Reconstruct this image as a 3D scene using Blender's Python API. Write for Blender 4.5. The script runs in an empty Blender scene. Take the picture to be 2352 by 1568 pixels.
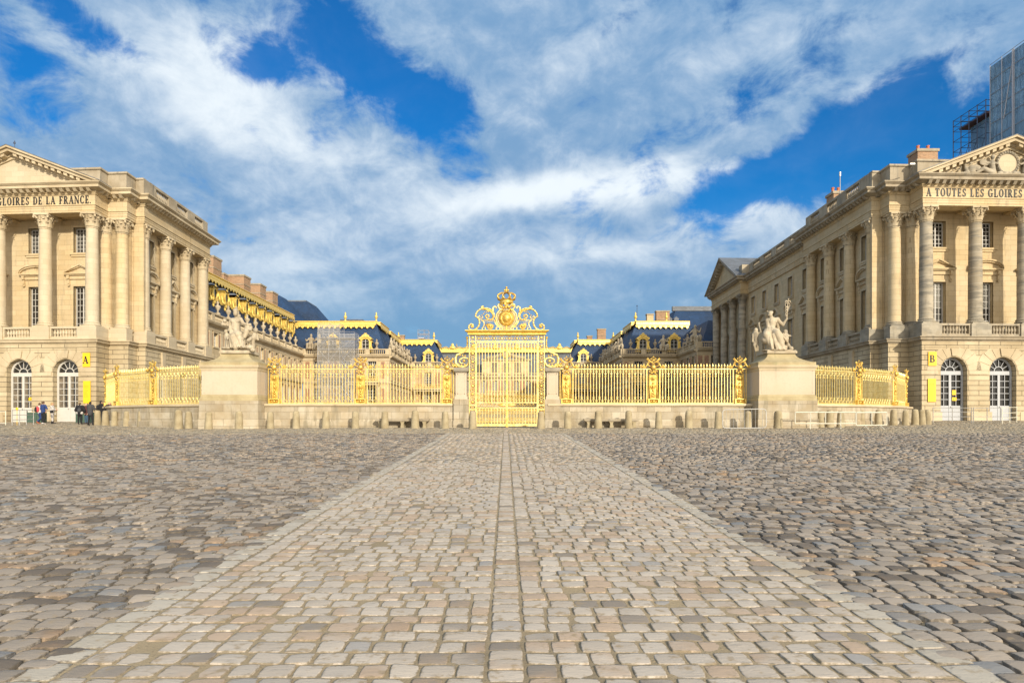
import bpy, math, random
import numpy as np
from mathutils import Vector, Matrix
random.seed(7)
SC = bpy.context.scene
COL = SC.collection
R = math.radians
# ------------------------------------------------------------------ camera
FPX, CX, HY, CAMZ = 1531.0, 1162.0, 964.0, 1.7      # focal length / vanishing point of the photograph, at 2352 px width
cam_d = bpy.data.cameras.new("camera"); cam = bpy.data.objects.new("camera", cam_d); COL.objects.link(cam)
cam.location = (0, 0, CAMZ); cam.rotation_euler = (R(90), 0, 0)
cam_d.sensor_width = 36; cam_d.lens = FPX / 2352 * 36
cam_d.shift_x = 14 / 2352; cam_d.shift_y = 180 / 2352
cam_d.clip_start = 0.1; cam_d.clip_end = 5000
SC.camera = cam
SC.view_settings.view_transform = 'Standard'; SC.view_settings.look = 'None'
SC.view_settings.exposure = 0.9; SC.view_settings.gamma = 1; SC.view_settings.use_curve_mapping = False
SC.render.film_transparent = False
# ------------------------------------------------------------------ sun
SUN_EL, SUN_AZ = 20.0, 24.0          # behind the camera, to its right
sd = Vector((math.sin(R(SUN_AZ)) * math.cos(R(SUN_EL)), -math.cos(R(SUN_AZ)) * math.cos(R(SUN_EL)), math.sin(R(SUN_EL))))
sl = bpy.data.lights.new("sun", 'SUN'); sl.energy = 2.7; sl.angle = R(1.6); sl.color = (1.0, 0.895, 0.73)
so = bpy.data.objects.new("sun", sl); COL.objects.link(so)
so.rotation_euler = sd.to_track_quat('Z', 'Y').to_euler(); so.location = sd * 60
# ------------------------------------------------------------------ node helpers
class NT:
    def __init__(s, nt): s.nt = nt
    def n(s, t, **k):
        nd = s.nt.nodes.new(t)
        for a, b in k.items(): setattr(nd, a, b)
        return nd
    def put(s, sock, v):
        if isinstance(v, bpy.types.NodeSocket): s.nt.links.new(v, sock)
        elif v is not None:
            if sock.type == 'RGBA' and isinstance(v, (tuple, list)) and len(v) == 3: v = (*v, 1)
            sock.default_value = v
    def m(s, op, a, b=None, c=None, clamp=False):
        nd = s.n('ShaderNodeMath', operation=op, use_clamp=clamp)
        for i, v in enumerate((a, b, c)):
            if v is not None: s.put(nd.inputs[i], v)
        return nd.outputs[0]
    def sm(s, x, lo, hi, a=0.0, b=1.0):
        nd = s.n('ShaderNodeMapRange', interpolation_type='SMOOTHSTEP')
        for i, v in enumerate((x, lo, hi, a, b)): s.put(nd.inputs[i], v)
        return nd.outputs[0]
    def mix(s, f, a, b, mode='MIX'):
        nd = s.n('ShaderNodeMix', data_type='RGBA', blend_type=mode)
        s.put(nd.inputs[0], f); s.put(nd.inputs[6], a); s.put(nd.inputs[7], b)
        return nd.outputs[2]
    def noise(s, vec, scale, detail=4, rough=0.5, dist=0.0):
        nd = s.n('ShaderNodeTexNoise')
        s.put(nd.inputs['Vector'], vec); s.put(nd.inputs['Scale'], scale); s.put(nd.inputs['Detail'], detail)
        s.put(nd.inputs['Roughness'], rough); s.put(nd.inputs['Distortion'], dist)
        return nd.outputs[0]
    def xyz(s, v):
        nd = s.n('ShaderNodeSeparateXYZ'); s.put(nd.inputs[0], v); return nd.outputs
    def vec(s, x, y, z=0.0):
        nd = s.n('ShaderNodeCombineXYZ')
        for i, v in enumerate((x, y, z)): s.put(nd.inputs[i], v)
        return nd.outputs[0]
    def bump(s, h, strength=0.3, dist=0.02):
        nd = s.n('ShaderNodeBump'); s.put(nd.inputs['Height'], h); nd.inputs['Strength'].default_value = strength
        nd.inputs['Distance'].default_value = dist
        return nd.outputs[0]
# ------------------------------------------------------------------ sky
world = bpy.data.worlds.new("World"); SC.world = world; world.use_nodes = True
wt = world.node_tree; wt.nodes.clear(); W = NT(wt)
sky = W.n('ShaderNodeTexSky', sky_type='NISHITA', sun_disc=False)
sky.sun_elevation = R(SUN_EL); sky.sun_rotation = math.atan2(sd.x, sd.y)
sky.air_density = 1.0; sky.dust_density = 0.4; sky.ozone_density = 2.0
hs = W.n('ShaderNodeHueSaturation'); hs.inputs['Saturation'].default_value = 1.6; hs.inputs['Value'].default_value = 1.0; hs.inputs['Hue'].default_value = 0.512
wt.links.new(sky.outputs[0], hs.inputs['Color'])
co = W.n('ShaderNodeTexCoord').outputs['Generated']
x, y, z = W.xyz(co)
az = W.m('ARCTAN2', x, y)                                   # heading from due north (ahead), radians
el = W.m('ARCTAN2', z, W.m('SQRT', W.m('ADD', W.m('MULTIPLY', x, x), W.m('MULTIPLY', y, y))))
# cloud sheet seen in perspective: direction divided by height
zz = W.m('ADD', W.m('MAXIMUM', z, 0.0), 0.16)
pv = W.vec(W.m('DIVIDE', x, zz), W.m('DIVIDE', y, zz), 3.7)
n1 = W.noise(pv, 1.1, 7, 0.58, 0.35)
n2 = W.noise(W.vec(W.m('MULTIPLY', az, 1.0), W.m('MULTIPLY', el, 1.7), 1.3), 4.2, 8, 0.6, 0.25)
n3 = W.noise(W.vec(az, W.m('MULTIPLY', el, 1.35), 8.1), 13.0, 9, 0.62, 0.35)
n3b = W.noise(W.vec(W.m('ADD', az, 0.008), W.m('MULTIPLY', W.m('ADD', el, 0.016), 1.35), 8.1), 13.0, 6, 0.58, 0.35)
n2b = W.noise(W.vec(W.m('ADD', az, 0.015), W.m('MULTIPLY', W.m('ADD', el, 0.035), 1.7), 1.3), 4.2, 6, 0.58, 0.25)
warp = W.noise(W.vec(az, el, 5.5), 3.0, 3, 0.5)
warp2 = W.noise(W.vec(az, el, 9.5), 3.0, 3, 0.5)
azw = W.m('ADD', az, W.m('MULTIPLY', W.m('SUBTRACT', warp, 0.5), 0.22))
elw = W.m('ADD', el, W.m('MULTIPLY', W.m('SUBTRACT', warp2, 0.5), 0.16))
def dirn(px, py):                                           # heading and elevation of a point of the sky
    v = Vector(((px - CX) / FPX, 1, (HY - py) / FPX)); return math.atan2(v.x, v.y), math.atan2(v.z, math.hypot(v.x, v.y))
def blob(px, py, rx, ry, ang=0.0):
    a0, e0 = dirn(px, py); sx, sy = rx / FPX * 0.82, ry / FPX * 0.82
    da = W.m('SUBTRACT', azw, a0); de = W.m('SUBTRACT', elw, e0)
    c, s_ = math.cos(R(ang)), math.sin(R(ang))
    u = W.m('DIVIDE', W.m('ADD', W.m('MULTIPLY', da, c), W.m('MULTIPLY', de, s_)), sx)
    v = W.m('DIVIDE', W.m('SUBTRACT', W.m('MULTIPLY', de, c), W.m('MULTIPLY', da, s_)), sy)
    return W.m('EXPONENT', W.m('MULTIPLY', W.m('ADD', W.m('MULTIPLY', u, u), W.m('MULTIPLY', v, v)), -1.0))
def total(bl):
    t = None
    for w_, b in bl:
        k = W.m('MULTIPLY', b, w_); t = k if t is None else W.m('ADD', t, k)
    return t
holes = total([(0.86, blob(790, 120, 200, 130, -25)), (0.9, blob(950, 225, 150, 85, -30)), (0.75, blob(620, 130, 90, 60, 0)),
               (0.8, blob(1830, 385, 300, 75, 22)), (0.98, blob(2110, 345, 230, 90, 12)), (0.42, blob(1650, 250, 240, 70, 12)), (0.42, blob(2050, 190, 260, 50, 20)),
               (0.55, blob(250, 60, 260, 50, -18)), (0.55, blob(40, 170, 150, 80, 0)), (0.5, blob(1390, 40, 130, 40, 10)),
               (0.3, blob(60, 300, 200, 60, 0))])
cover = W.m('SUBTRACT', W.m('ADD', 0.62, W.m('MULTIPLY', W.m('SUBTRACT', n2, 0.5), 1.7)), holes)
cover = W.m('ADD', cover, W.m('MULTIPLY', W.m('SUBTRACT', n3, 0.5), 1.6))
alpha = W.sm(cover, -0.14, 0.42, 0.07, 1.0)
lit = total([(1.15, blob(1450, 425, 420, 50, 2)), (0.6, blob(1120, 465, 330, 55, 8)), (0.75, blob(560, 210, 160, 110, -20)), (0.55, blob(720, 330, 330, 60, -8)),
             (0.4, blob(1290, 130, 110, 60, 20)), (0.45, blob(2000, 240, 160, 50, 20)), (0.5, blob(650, 560, 260, 150, 0)),
             (0.5, blob(560, 60, 130, 60, 0)), (0.55, blob(1350, 580, 420, 60, 0)), (0.4, blob(300, 130, 160, 60, 0)), (0.35, blob(1900, 60, 300, 50, 0)), (0.5, blob(1780, 500, 160, 70, 0))])
lv = W.m('ADD', W.m('MULTIPLY', lit, 1.08), W.m('MULTIPLY', W.m('SUBTRACT', n1, 0.5), 0.35))
lv = W.m('ADD', lv, W.m('MULTIPLY', W.m('SUBTRACT', n2, 0.5), 0.75))
lv = W.m('ADD', lv, W.m('MULTIPLY', W.m('SUBTRACT', n3, 0.5), 1.0))
lv = W.m('ADD', lv, W.m('MULTIPLY', W.m('SUBTRACT', n3, n3b), 0.75))
lv = W.m('ADD', lv, W.m('MULTIPLY', W.m('SUBTRACT', n2, n2b), 1.0))
shade = W.sm(lv, -0.25, 1.38)
cc = W.mix(shade, (0.155, 0.285, 0.465), (0.66, 0.72, 0.765))
# steel-blue air in front of the clouds low over the roofs
low = W.sm(el, 0.02, 0.27, 1.0, 0.0)
cc = W.mix(W.m('MULTIPLY', low, 0.93), cc, (0.135, 0.295, 0.46))
# added fill: unseen clouds behind the camera, brightened towards the sun
dot = W.m('ADD', W.m('MULTIPLY', x, sd.x / math.cos(R(SUN_EL))), W.m('MULTIPLY', y, sd.y / math.cos(R(SUN_EL))))
glow = W.sm(dot, -0.25, 0.95)
cc = W.mix(glow, cc, (1.35, 1.25, 1.12))
alpha2 = W.m('MAXIMUM', alpha, W.m('MULTIPLY', low, 1.0), clamp=True)
back = W.n('ShaderNodeBackground'); back.inputs['Strength'].default_value = 0.075
wt.links.new(hs.outputs[0], back.inputs['Color'])
cb = W.n('ShaderNodeBackground'); cb.inputs['Strength'].default_value = 0.72
wt.links.new(cc, cb.inputs['Color'])
ms = W.n('ShaderNodeMixShader'); W.put(ms.inputs[0], alpha2); wt.links.new(back.outputs[0], ms.inputs[1]); wt.links.new(cb.outputs[0], ms.inputs[2])
wo = W.n('ShaderNodeOutputWorld'); wt.links.new(ms.outputs[0], wo.inputs[0])
# ------------------------------------------------------------------ materials
MATS = {}
def mat(name, col, rough=0.75, metal=0.0, kind=None, **k):
    if name in MATS: return MATS[name]
    mt = bpy.data.materials.new(name); mt.use_nodes = True; N = NT(mt.node_tree)
    b = mt.node_tree.nodes['Principled BSDF']
    b.inputs['Roughness'].default_value = rough; b.inputs['Metallic'].default_value = metal
    if 'IOR' in b.inputs and kind == 'glass': b.inputs['IOR'].default_value = 1.5
    pos = N.n('ShaderNodeNewGeometry').outputs['Position']
    px, py, pz = N.xyz(pos)
    if kind in ('ashlar', 'rustic', 'plainstone', 'weather', 'brick', 'slate'):
        uv = N.vec(N.m('ADD', px, py), pz, 0)
        big = N.noise(pos, k.get('bs', 0.35), 5, 0.6)
        fine = N.noise(pos, 9.0, 5, 0.65)
        c = tuple(col)
        dk = k.get('dark', tuple(v * q for v, q in zip(c, (0.72, 0.68, 0.62))))
        cc_ = N.mix(N.sm(big, 0.3, 0.7), c, dk)
        cc_ = N.mix(N.m('MULTIPLY', N.sm(fine, 0.45, 0.8), 0.28), cc_, tuple(v * 0.6 for v in c))
        h = N.m('MULTIPLY', fine, 0.15)
        if kind in ('ashlar', 'rustic', 'brick', 'slate'):
            bt = N.n('ShaderNodeTexBrick'); N.put(bt.inputs['Vector'], uv); bt.inputs['Scale'].default_value = 1.0
            bw, rh, ms_ = {'ashlar': (1.05, 0.44, 0.010), 'rustic': (1.9, 0.41, 0.028), 'brick': (0.30, 0.11, 0.014), 'slate': (0.55, 0.34, 0.02)}[kind]
            bt.inputs['Brick Width'].default_value = bw; bt.inputs['Row Height'].default_value = rh; bt.inputs['Mortar Size'].default_value = ms_
            bt.inputs['Mortar Smooth'].default_value = 0.2; bt.inputs['Bias'].default_value = 0.0
            v1 = {'ashlar': 0.88, 'rustic': 0.93, 'brick': 0.7, 'slate': 0.72}[kind]; v1 = k.get('v', v1)
            N.put(bt.inputs['Color1'], (1, 1, 1)); N.put(bt.inputs['Color2'], (v1, v1 * 0.985, v1 * 0.96))
            mo = k.get('mortar', {'ashlar': 0.66, 'rustic': 0.30, 'brick': 1.0, 'slate': 0.6}[kind])
            N.put(bt.inputs['Mortar'], (mo, mo * .95, mo * .9))
            cc_ = N.mix(1.0, cc_, bt.outputs['Color'], 'MULTIPLY')
            if kind == 'brick': cc_ = N.mix(bt.outputs['Fac'], cc_, (0.36, 0.28, 0.2))
            h = N.m('ADD', h, N.m('MULTIPLY', bt.outputs['Fac'], -1.0))
        if kind == 'slate':                                  # pale lichen flecks and replaced slates
            fl = N.noise(N.vec(N.m('MULTIPLY', N.m('ADD', px, py), 1.2), N.m('MULTIPLY', pz, 5.0), 0), 1.6, 4, 0.7)
            cc_ = N.mix(N.m('MULTIPLY', N.sm(fl, 0.6, 0.72), 0.5), cc_, (0.16, 0.24, 0.33))
        # dark runs under ledges and grime blotches with a shape of their own
        st = N.noise(N.vec(N.m('MULTIPLY', px, 2.2), N.m('MULTIPLY', py, 2.2), N.m('MULTIPLY', pz, 0.35)), 1.0, 5, 0.65)
        cc_ = N.mix(N.m('MULTIPLY', N.sm(st, k.get('sth', 0.56), k.get('sth', 0.56) + 0.2), k.get('stain', 0.35)), cc_, k.get('stc', (0.13, 0.115, 0.09)))
        if kind == 'weather':
            wv = N.noise(N.vec(N.m('MULTIPLY', px, 0.7), N.m('MULTIPLY', py, 0.7), N.m('MULTIPLY', pz, 2.4)), 1.0, 4, 0.6)
            cc_ = N.mix(N.m('MULTIPLY', N.sm(wv, 0.42, 0.62), k.get('wv', 0.6)), cc_, k.get('wcol', (0.12, 0.115, 0.10)))
            drum = N.m('LESS_THAN', N.m('FRACT', N.m('MULTIPLY', pz, 1.55)), 0.07)
            cc_ = N.mix(N.m('MULTIPLY', drum, k.get('drum', 0.6)), cc_, k.get('dcol', (0.42, 0.38, 0.3)))
        N.put(b.inputs['Base Color'], cc_)
        N.put(b.inputs['Normal'], N.bump(h, k.get('bump', 0.5), 0.03))
    elif kind == 'gold':
        nz = N.noise(pos, 6.0, 4, 0.6)
        N.put(b.inputs['Base Color'], N.mix(N.sm(nz, 0.35, 0.7), col, k.get('c2', tuple(v * q for v, q in zip(col, (0.78, 0.68, 0.45))))))
        N.put(b.inputs['Normal'], N.bump(nz, 0.4, 0.02))
    else:
        nz = N.noise(pos, k.get('ns', 5.0), 4, 0.6)
        N.put(b.inputs['Base Color'], N.mix(N.sm(nz, 0.3, 0.75), tuple(col), tuple(v * k.get('var', 0.82) for v in col)))
    if k.get('fold'):
        fo = N.noise(N.vec(px, N.m('MULTIPLY', py, 1.4), N.m('MULTIPLY', pz, 0.25)), 1.0, 5, 0.6, 0.8)
        N.put(b.inputs['Normal'], N.bump(fo, 1.0, 0.8))
    if k.get('alpha'):
        al = N.noise(pos, 2.0, 3, 0.5)
        N.put(b.inputs['Alpha'], N.m('ADD', k['alpha'], N.m('MULTIPLY', N.m('SUBTRACT', al, 0.5), k.get('avar', 0.15))))
    if k.get('coat'): b.inputs['Coat Weight'].default_value = k['coat']
    MATS[name] = mt
    return mt
STONE = mat('limestone_ashlar', (0.56, 0.455, 0.285), 0.85, kind='ashlar', stain=0.4, sth=0.53, dark=(0.53, 0.40, 0.215))
RUST = mat('limestone_rusticated', (0.55, 0.46, 0.30), 0.85, kind='rustic', stain=0.4, v=0.86)
TRIM = mat('limestone_trim', (0.54, 0.45, 0.30), 0.85, kind='plainstone', stain=0.4, bump=0.3)
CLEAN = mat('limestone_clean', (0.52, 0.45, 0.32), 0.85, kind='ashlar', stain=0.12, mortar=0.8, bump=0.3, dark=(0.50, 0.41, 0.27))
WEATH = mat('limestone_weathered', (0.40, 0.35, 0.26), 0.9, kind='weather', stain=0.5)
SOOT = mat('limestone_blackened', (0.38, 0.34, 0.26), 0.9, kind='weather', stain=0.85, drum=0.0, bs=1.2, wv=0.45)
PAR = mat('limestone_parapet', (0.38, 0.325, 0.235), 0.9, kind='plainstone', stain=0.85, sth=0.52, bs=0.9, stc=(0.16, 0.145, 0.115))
WALLM = mat('limestone_low_wall', (0.50, 0.44, 0.33), 0.88, kind='ashlar', stain=0.7, sth=0.49, bs=1.1, mortar=0.5, v=0.72, dark=(0.40, 0.32, 0.20), stc=(0.2, 0.17, 0.11))
PEDM = mat('limestone_pedestal', (0.51, 0.43, 0.32), 0.85, kind='plainstone', stain=0.22, bump=0.2, dark=(0.47, 0.38, 0.26))
MOSS = mat('limestone_mossy', (0.42, 0.35, 0.2), 0.9, kind='plainstone', stain=0.55, bs=1.3, stc=(0.2, 0.19, 0.09))
STAT = mat('statue_stone', (0.49, 0.42, 0.30), 0.85, kind='plainstone', stain=0.65, sth=0.52, bs=1.6, bump=0.9)
GREYS = mat('statue_grey_stone', (0.36, 0.30, 0.21), 0.9, kind='plainstone', stain=0.6, bs=1.6, bump=0.8)
BOLL = mat('bollard_stone', (0.38, 0.32, 0.2), 0.9, kind='plainstone', stain=0.55, bs=2.2, stc=(0.17, 0.15, 0.1))
BRICK = mat('brick', (0.46, 0.27, 0.145), 0.9, kind='brick', stain=0.2)
PINK = mat('pink_brick_panel', (0.44, 0.22, 0.13), 0.9, kind='brick', stain=0.2)
SLATE = mat('blue_slate', (0.011, 0.046, 0.125), 0.6, kind='slate', stain=0.1, dark=(0.009, 0.028, 0.070), bs=0.15)
LEAD = mat('lead_sheet', (0.16, 0.18, 0.21), 0.6, kind='slate', stain=0.3, mortar=0.8)
GOLD = mat('gilded_iron', (0.81, 0.60, 0.17), 0.38, 0.4, 'gold', c2=(0.66, 0.42, 0.07))
GOLDP = mat('gilded_iron_pale', (0.82, 0.67, 0.28), 0.4, 0.38, 'gold', c2=(0.72, 0.51, 0.13))
GOLDD = mat('gilded_lead', (0.76, 0.54, 0.14), 0.34, 0.5, 'gold', c2=(0.52, 0.30, 0.045))
WHITE = mat('white_paint', (0.54, 0.52, 0.47), 0.5, ns=2.0, var=0.92)
GLASS = mat('window_glass', (0.030, 0.028, 0.024), 0.08, kind='glass', var=0.6, ns=1.2)
GLASS2 = mat('window_glass_grey', (0.09, 0.088, 0.08), 0.12, kind='glass', var=0.4, ns=1.5)
CURT = mat('curtained_glass', (0.24, 0.19, 0.12), 0.15, var=0.25, ns=3.0, coat=0.6)
BLIND = mat('window_blind', (0.42, 0.40, 0.34), 0.6, var=0.85)
YEL = mat('yellow_sign', (0.83, 0.50, 0.01), 0.5, var=0.97)
YELD = mat('yellow_sign_print', (0.55, 0.30, 0.01), 0.6)
INK = mat('black_lettering', (0.03, 0.027, 0.022), 0.6)
STEEL = mat('galvanised_steel', (0.42, 0.41, 0.38), 0.45, 0.4)
WBAR = mat('cream_painted_steel', (0.70, 0.66, 0.52), 0.45)
WHITESH = mat('shaded_white_paint', (0.40, 0.41, 0.42), 0.5, ns=2.0, var=0.92)  # white paint of the right doors, with their shade put into the colour
GREEN = mat('dark_green_paint', (0.06, 0.105, 0.075), 0.6)
POT = mat('terracotta', (0.50, 0.16, 0.07), 0.8)
SCAF = mat('scaffold_tube', (0.42, 0.42, 0.44), 0.45, 0.3)
SCAFB = mat('scaffold_tube_dark', (0.06, 0.08, 0.13), 0.45, 0.3)
NET = mat('scaffold_netting', (0.62, 0.60, 0.55), 0.8, alpha=0.15)
TARP = mat('scaffold_sheeting', (0.25, 0.42, 0.58), 0.6, alpha=0.80, fold=1, avar=0.3, ns=0.25, var=0.68)
PLANK = mat('scaffold_plank', (0.09, 0.045, 0.045), 0.8)
# ------------------------------------------------------------------ mesh builder
class G:
    def __init__(s, T=None): s.v = []; s.f = []; s.T = T
    def add(s, vs, fs):
        o = len(s.v)
        s.v += [s.T(*p) for p in vs] if s.T else [tuple(p) for p in vs]
        s.f += [tuple(i + o for i in q) for q in fs]
        return s
    def box(s, x0, x1, y0, y1, z0, z1):
        return s.add([(x0, y0, z0), (x1, y0, z0), (x1, y1, z0), (x0, y1, z0), (x0, y0, z1), (x1, y0, z1), (x1, y1, z1), (x0, y1, z1)],
                     [(0, 3, 2, 1), (4, 5, 6, 7), (0, 1, 5, 4), (1, 2, 6, 5), (2, 3, 7, 6), (3, 0, 4, 7)])
    def frus(s, x0, x1, y0, y1, z0, X0, X1, Y0, Y1, z1):
        return s.add([(x0, y0, z0), (x1, y0, z0), (x1, y1, z0), (x0, y1, z0), (X0, Y0, z1), (X1, Y0, z1), (X1, Y1, z1), (X0, Y1, z1)],
                     [(0, 3, 2, 1), (4, 5, 6, 7), (0, 1, 5, 4), (1, 2, 6, 5), (2, 3, 7, 6), (3, 0, 4, 7)])
    def prism(s, pts, y0, y1):                                # polygon in x,z pushed through y
        n = len(pts)
        return s.add([(a, y0, b) for a, b in pts] + [(a, y1, b) for a, b in pts],
                     [tuple(range(n)), tuple(range(2 * n - 1, n - 1, -1))] + [(i, i + n, (i + 1) % n + n, (i + 1) % n) for i in range(n)])
    def sweep(s, prof, path, cap=True):                       # prof (out, z), path (x, y); out is to the right of travel
        n, m_ = len(path), len(prof); P = []
        for i in range(n):
            def nrm(a, b):
                dx, dy = b[0] - a[0], b[1] - a[1]; l = math.hypot(dx, dy); return (dy / l, -dx / l)
            if i == 0: nn = nrm(path[0], path[1]); k = 1
            elif i == n - 1: nn = nrm(path[-2], path[-1]); k = 1
            else:
                a, b = nrm(path[i - 1], path[i]), nrm(path[i], path[i + 1])
                nx, ny = a[0] + b[0], a[1] + b[1]; l2 = nx * nx + ny * ny
                nn = (2 * nx / l2, 2 * ny / l2)
            P += [(path[i][0] + nn[0] * o, path[i][1] + nn[1] * o, z_) for o, z_ in prof]
        F = [(i * m_ + j, i * m_ + j + 1, (i + 1) * m_ + j + 1, (i + 1) * m_ + j) for i in range(n - 1) for j in range(m_ - 1)]
        if cap: F += [tuple(range(m_)), tuple((n - 1) * m_ + j for j in range(m_))]
        return s.add(P, F)
    def lathe(s, prof, cx=0, cy=0, n=12, z0=0.0, sc=1.0, a0=0.0, a1=2 * math.pi):
        full = abs(a1 - a0 - 2 * math.pi) < 1e-6; k = n if full else n + 1; m_ = len(prof)
        P = [(cx + sc * r * math.cos(a0 + (a1 - a0) * i / n), cy + sc * r * math.sin(a0 + (a1 - a0) * i / n), z0 + sc * z_) for i in range(k) for r, z_ in prof]
        F = [(i * m_ + j, ((i + 1) % k) * m_ + j, ((i + 1) % k) * m_ + j + 1, i * m_ + j + 1) for i in range(n) for j in range(m_ - 1)]
        return s.add(P, F)
    def tube(s, pts, r, n=6, closed=False, flat=1.0):
        pts = [Vector(p) for p in pts]; m_ = len(pts)
        rs = r if isinstance(r, (list, tuple)) else [r] * m_
        P = []
        for i, p in enumerate(pts):
            a = pts[(i - 1) % m_] if (i or closed) else p; b = pts[(i + 1) % m_] if (i < m_ - 1 or closed) else p
            t = (b - a).normalized() if (b - a).length > 1e-9 else Vector((0, 0, 1))
            up = Vector((0, 1, 0)) if abs(t.y) < 0.95 else Vector((1, 0, 0))
            q = t.cross(up).normalized(); w = q.cross(t)
            P += [tuple(p + (q * math.cos(2 * math.pi * j / n) + w * math.sin(2 * math.pi * j / n) * flat) * rs[i]) for j in range(n)]
        F = [(i * n + j, i * n + (j + 1) % n, ((i + 1) % m_) * n + (j + 1) % n, ((i + 1) % m_) * n + j) for i in range(m_ if closed else m_ - 1) for j in range(n)]
        if not closed: F += [tuple(range(n - 1, -1, -1)), tuple((m_ - 1) * n + j for j in range(n))]
        return s.add(P, F)
    def ball(s, c, r, n=8, m_=5):
        rx, ry, rz = r if isinstance(r, (list, tuple)) else (r, r, r)
        P = [(c[0], c[1], c[2] - rz)]
        for i in range(1, m_):
            t = math.pi * i / m_
            P += [(c[0] + rx * math.sin(t) * math.cos(2 * math.pi * j / n), c[1] + ry * math.sin(t) * math.sin(2 * math.pi * j / n), c[2] - rz * math.cos(t)) for j in range(n)]
        P.append((c[0], c[1], c[2] + rz)); L = len(P) - 1
        F = [(0, 1 + (j + 1) % n, 1 + j) for j in range(n)] + [(L, L - n + j, L - n + (j + 1) % n) for j in range(n)]
        F += [(1 + i * n + j, 1 + i * n + (j + 1) % n, 1 + (i + 1) * n + (j + 1) % n, 1 + (i + 1) * n + j) for i in range(m_ - 2) for j in range(n)]
        return s.add(P, F)
    def mesh(s, name, mt, smooth=False):
        me = bpy.data.meshes.new(name); me.from_pydata(s.v, [], s.f)
        if smooth: me.polygons.foreach_set('use_smooth', [True] * len(me.polygons))
        if mt: me.materials.append(mt)
        me.update(); return me
    def obj(s, name, mt, parent=None, smooth=False, **k):
        return link(name, s.mesh(name, mt, smooth), parent, **k)
def link(name, me, parent=None, loc=None, rz=0, label=None, cat=None, group=None, kind=None, sc=1.0):
    o = bpy.data.objects.new(name, me); COL.objects.link(o)
    if loc: o.location = loc
    o.rotation_euler = (0, 0, rz); o.scale = (sc, sc, sc)
    if parent: o.parent = parent
    if label: o['label'] = label
    if cat: o['category'] = cat
    if group: o['group'] = group
    if kind: o['kind'] = kind
    return o
def thing(name, label, cat, loc=(0, 0, 0), rz=0, group=None): return link(name, None, None, loc, rz, label, cat, group)
def copy_tree(o, parent=None):
    c = o.copy(); COL.objects.link(c); c.parent = parent
    for ch in list(o.children): copy_tree(ch, c)
    return c
def at(px, py, Y): return ((px - CX) * Y / FPX, Y, CAMZ + (HY - py) * Y / FPX)
def gz(x, y): return 0.03 * y - 0.006 * max(0.0, -x - 10.0)
def depth(py): return FPX * 1.7 / (py - 918.0)
# ------------------------------------------------------------------ ground
def world_obj(g, name, mt, parent, smooth=False, **k):       # geometry given in world coordinates under a placed Empty
    o = g.obj(name, mt, parent, smooth, **k)
    if parent is not None and parent.parent is None and parent.type == 'EMPTY':
        o.matrix_parent_inverse = Matrix.Translation(parent.location).inverted()
    return o
def ground():
    g = G(); ys = [-60, -10, 0, 10, 25, 32.5, 60, 120, 200, 300, 900]; xs = [-700, -120, -60, -35, -10, 10, 60, 120, 700]
    P = [(x_, y_, (0.03 * y_ - 0.006 * max(0.0, -x_ - 10.0) * (1 if x_ > -130 else 0)) - 0.024) for y_ in ys for x_ in xs]; n = len(xs)
    g.add(P, [(j * n + i, j * n + i + 1, (j + 1) * n + i + 1, (j + 1) * n + i) for j in range(len(ys) - 1) for i in range(n - 1)])
    mt = bpy.data.materials.new('sandy_joints'); mt.use_nodes = True; N = NT(mt.node_tree); b = mt.node_tree.nodes['Principled BSDF']
    b.inputs['Roughness'].default_value = 0.95
    pos = N.n('ShaderNodeNewGeometry').outputs['Position']; px, py, pz = N.xyz(pos)
    a = N.noise(pos, 0.35, 5, 0.6); f = N.noise(pos, 45.0, 3, 0.7)
    c = N.mix(N.sm(a, 0.35, 0.65), (0.35, 0.27, 0.16), (0.23, 0.18, 0.11))
    side = N.sm(N.m('ABSOLUTE', px), 2.9, 4.2)
    c = N.mix(N.m('MULTIPLY', side, 0.55), c, (0.085, 0.07, 0.052))
    c = N.mix(N.m('MULTIPLY', N.sm(f, 0.5, 0.75), 0.5), c, (0.09, 0.07, 0.04))
    N.put(b.inputs['Base Color'], c); N.put(b.inputs['Normal'], N.bump(f, 0.8, 0.01))
    g.obj('ground', mt, kind='structure')
ground()
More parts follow.
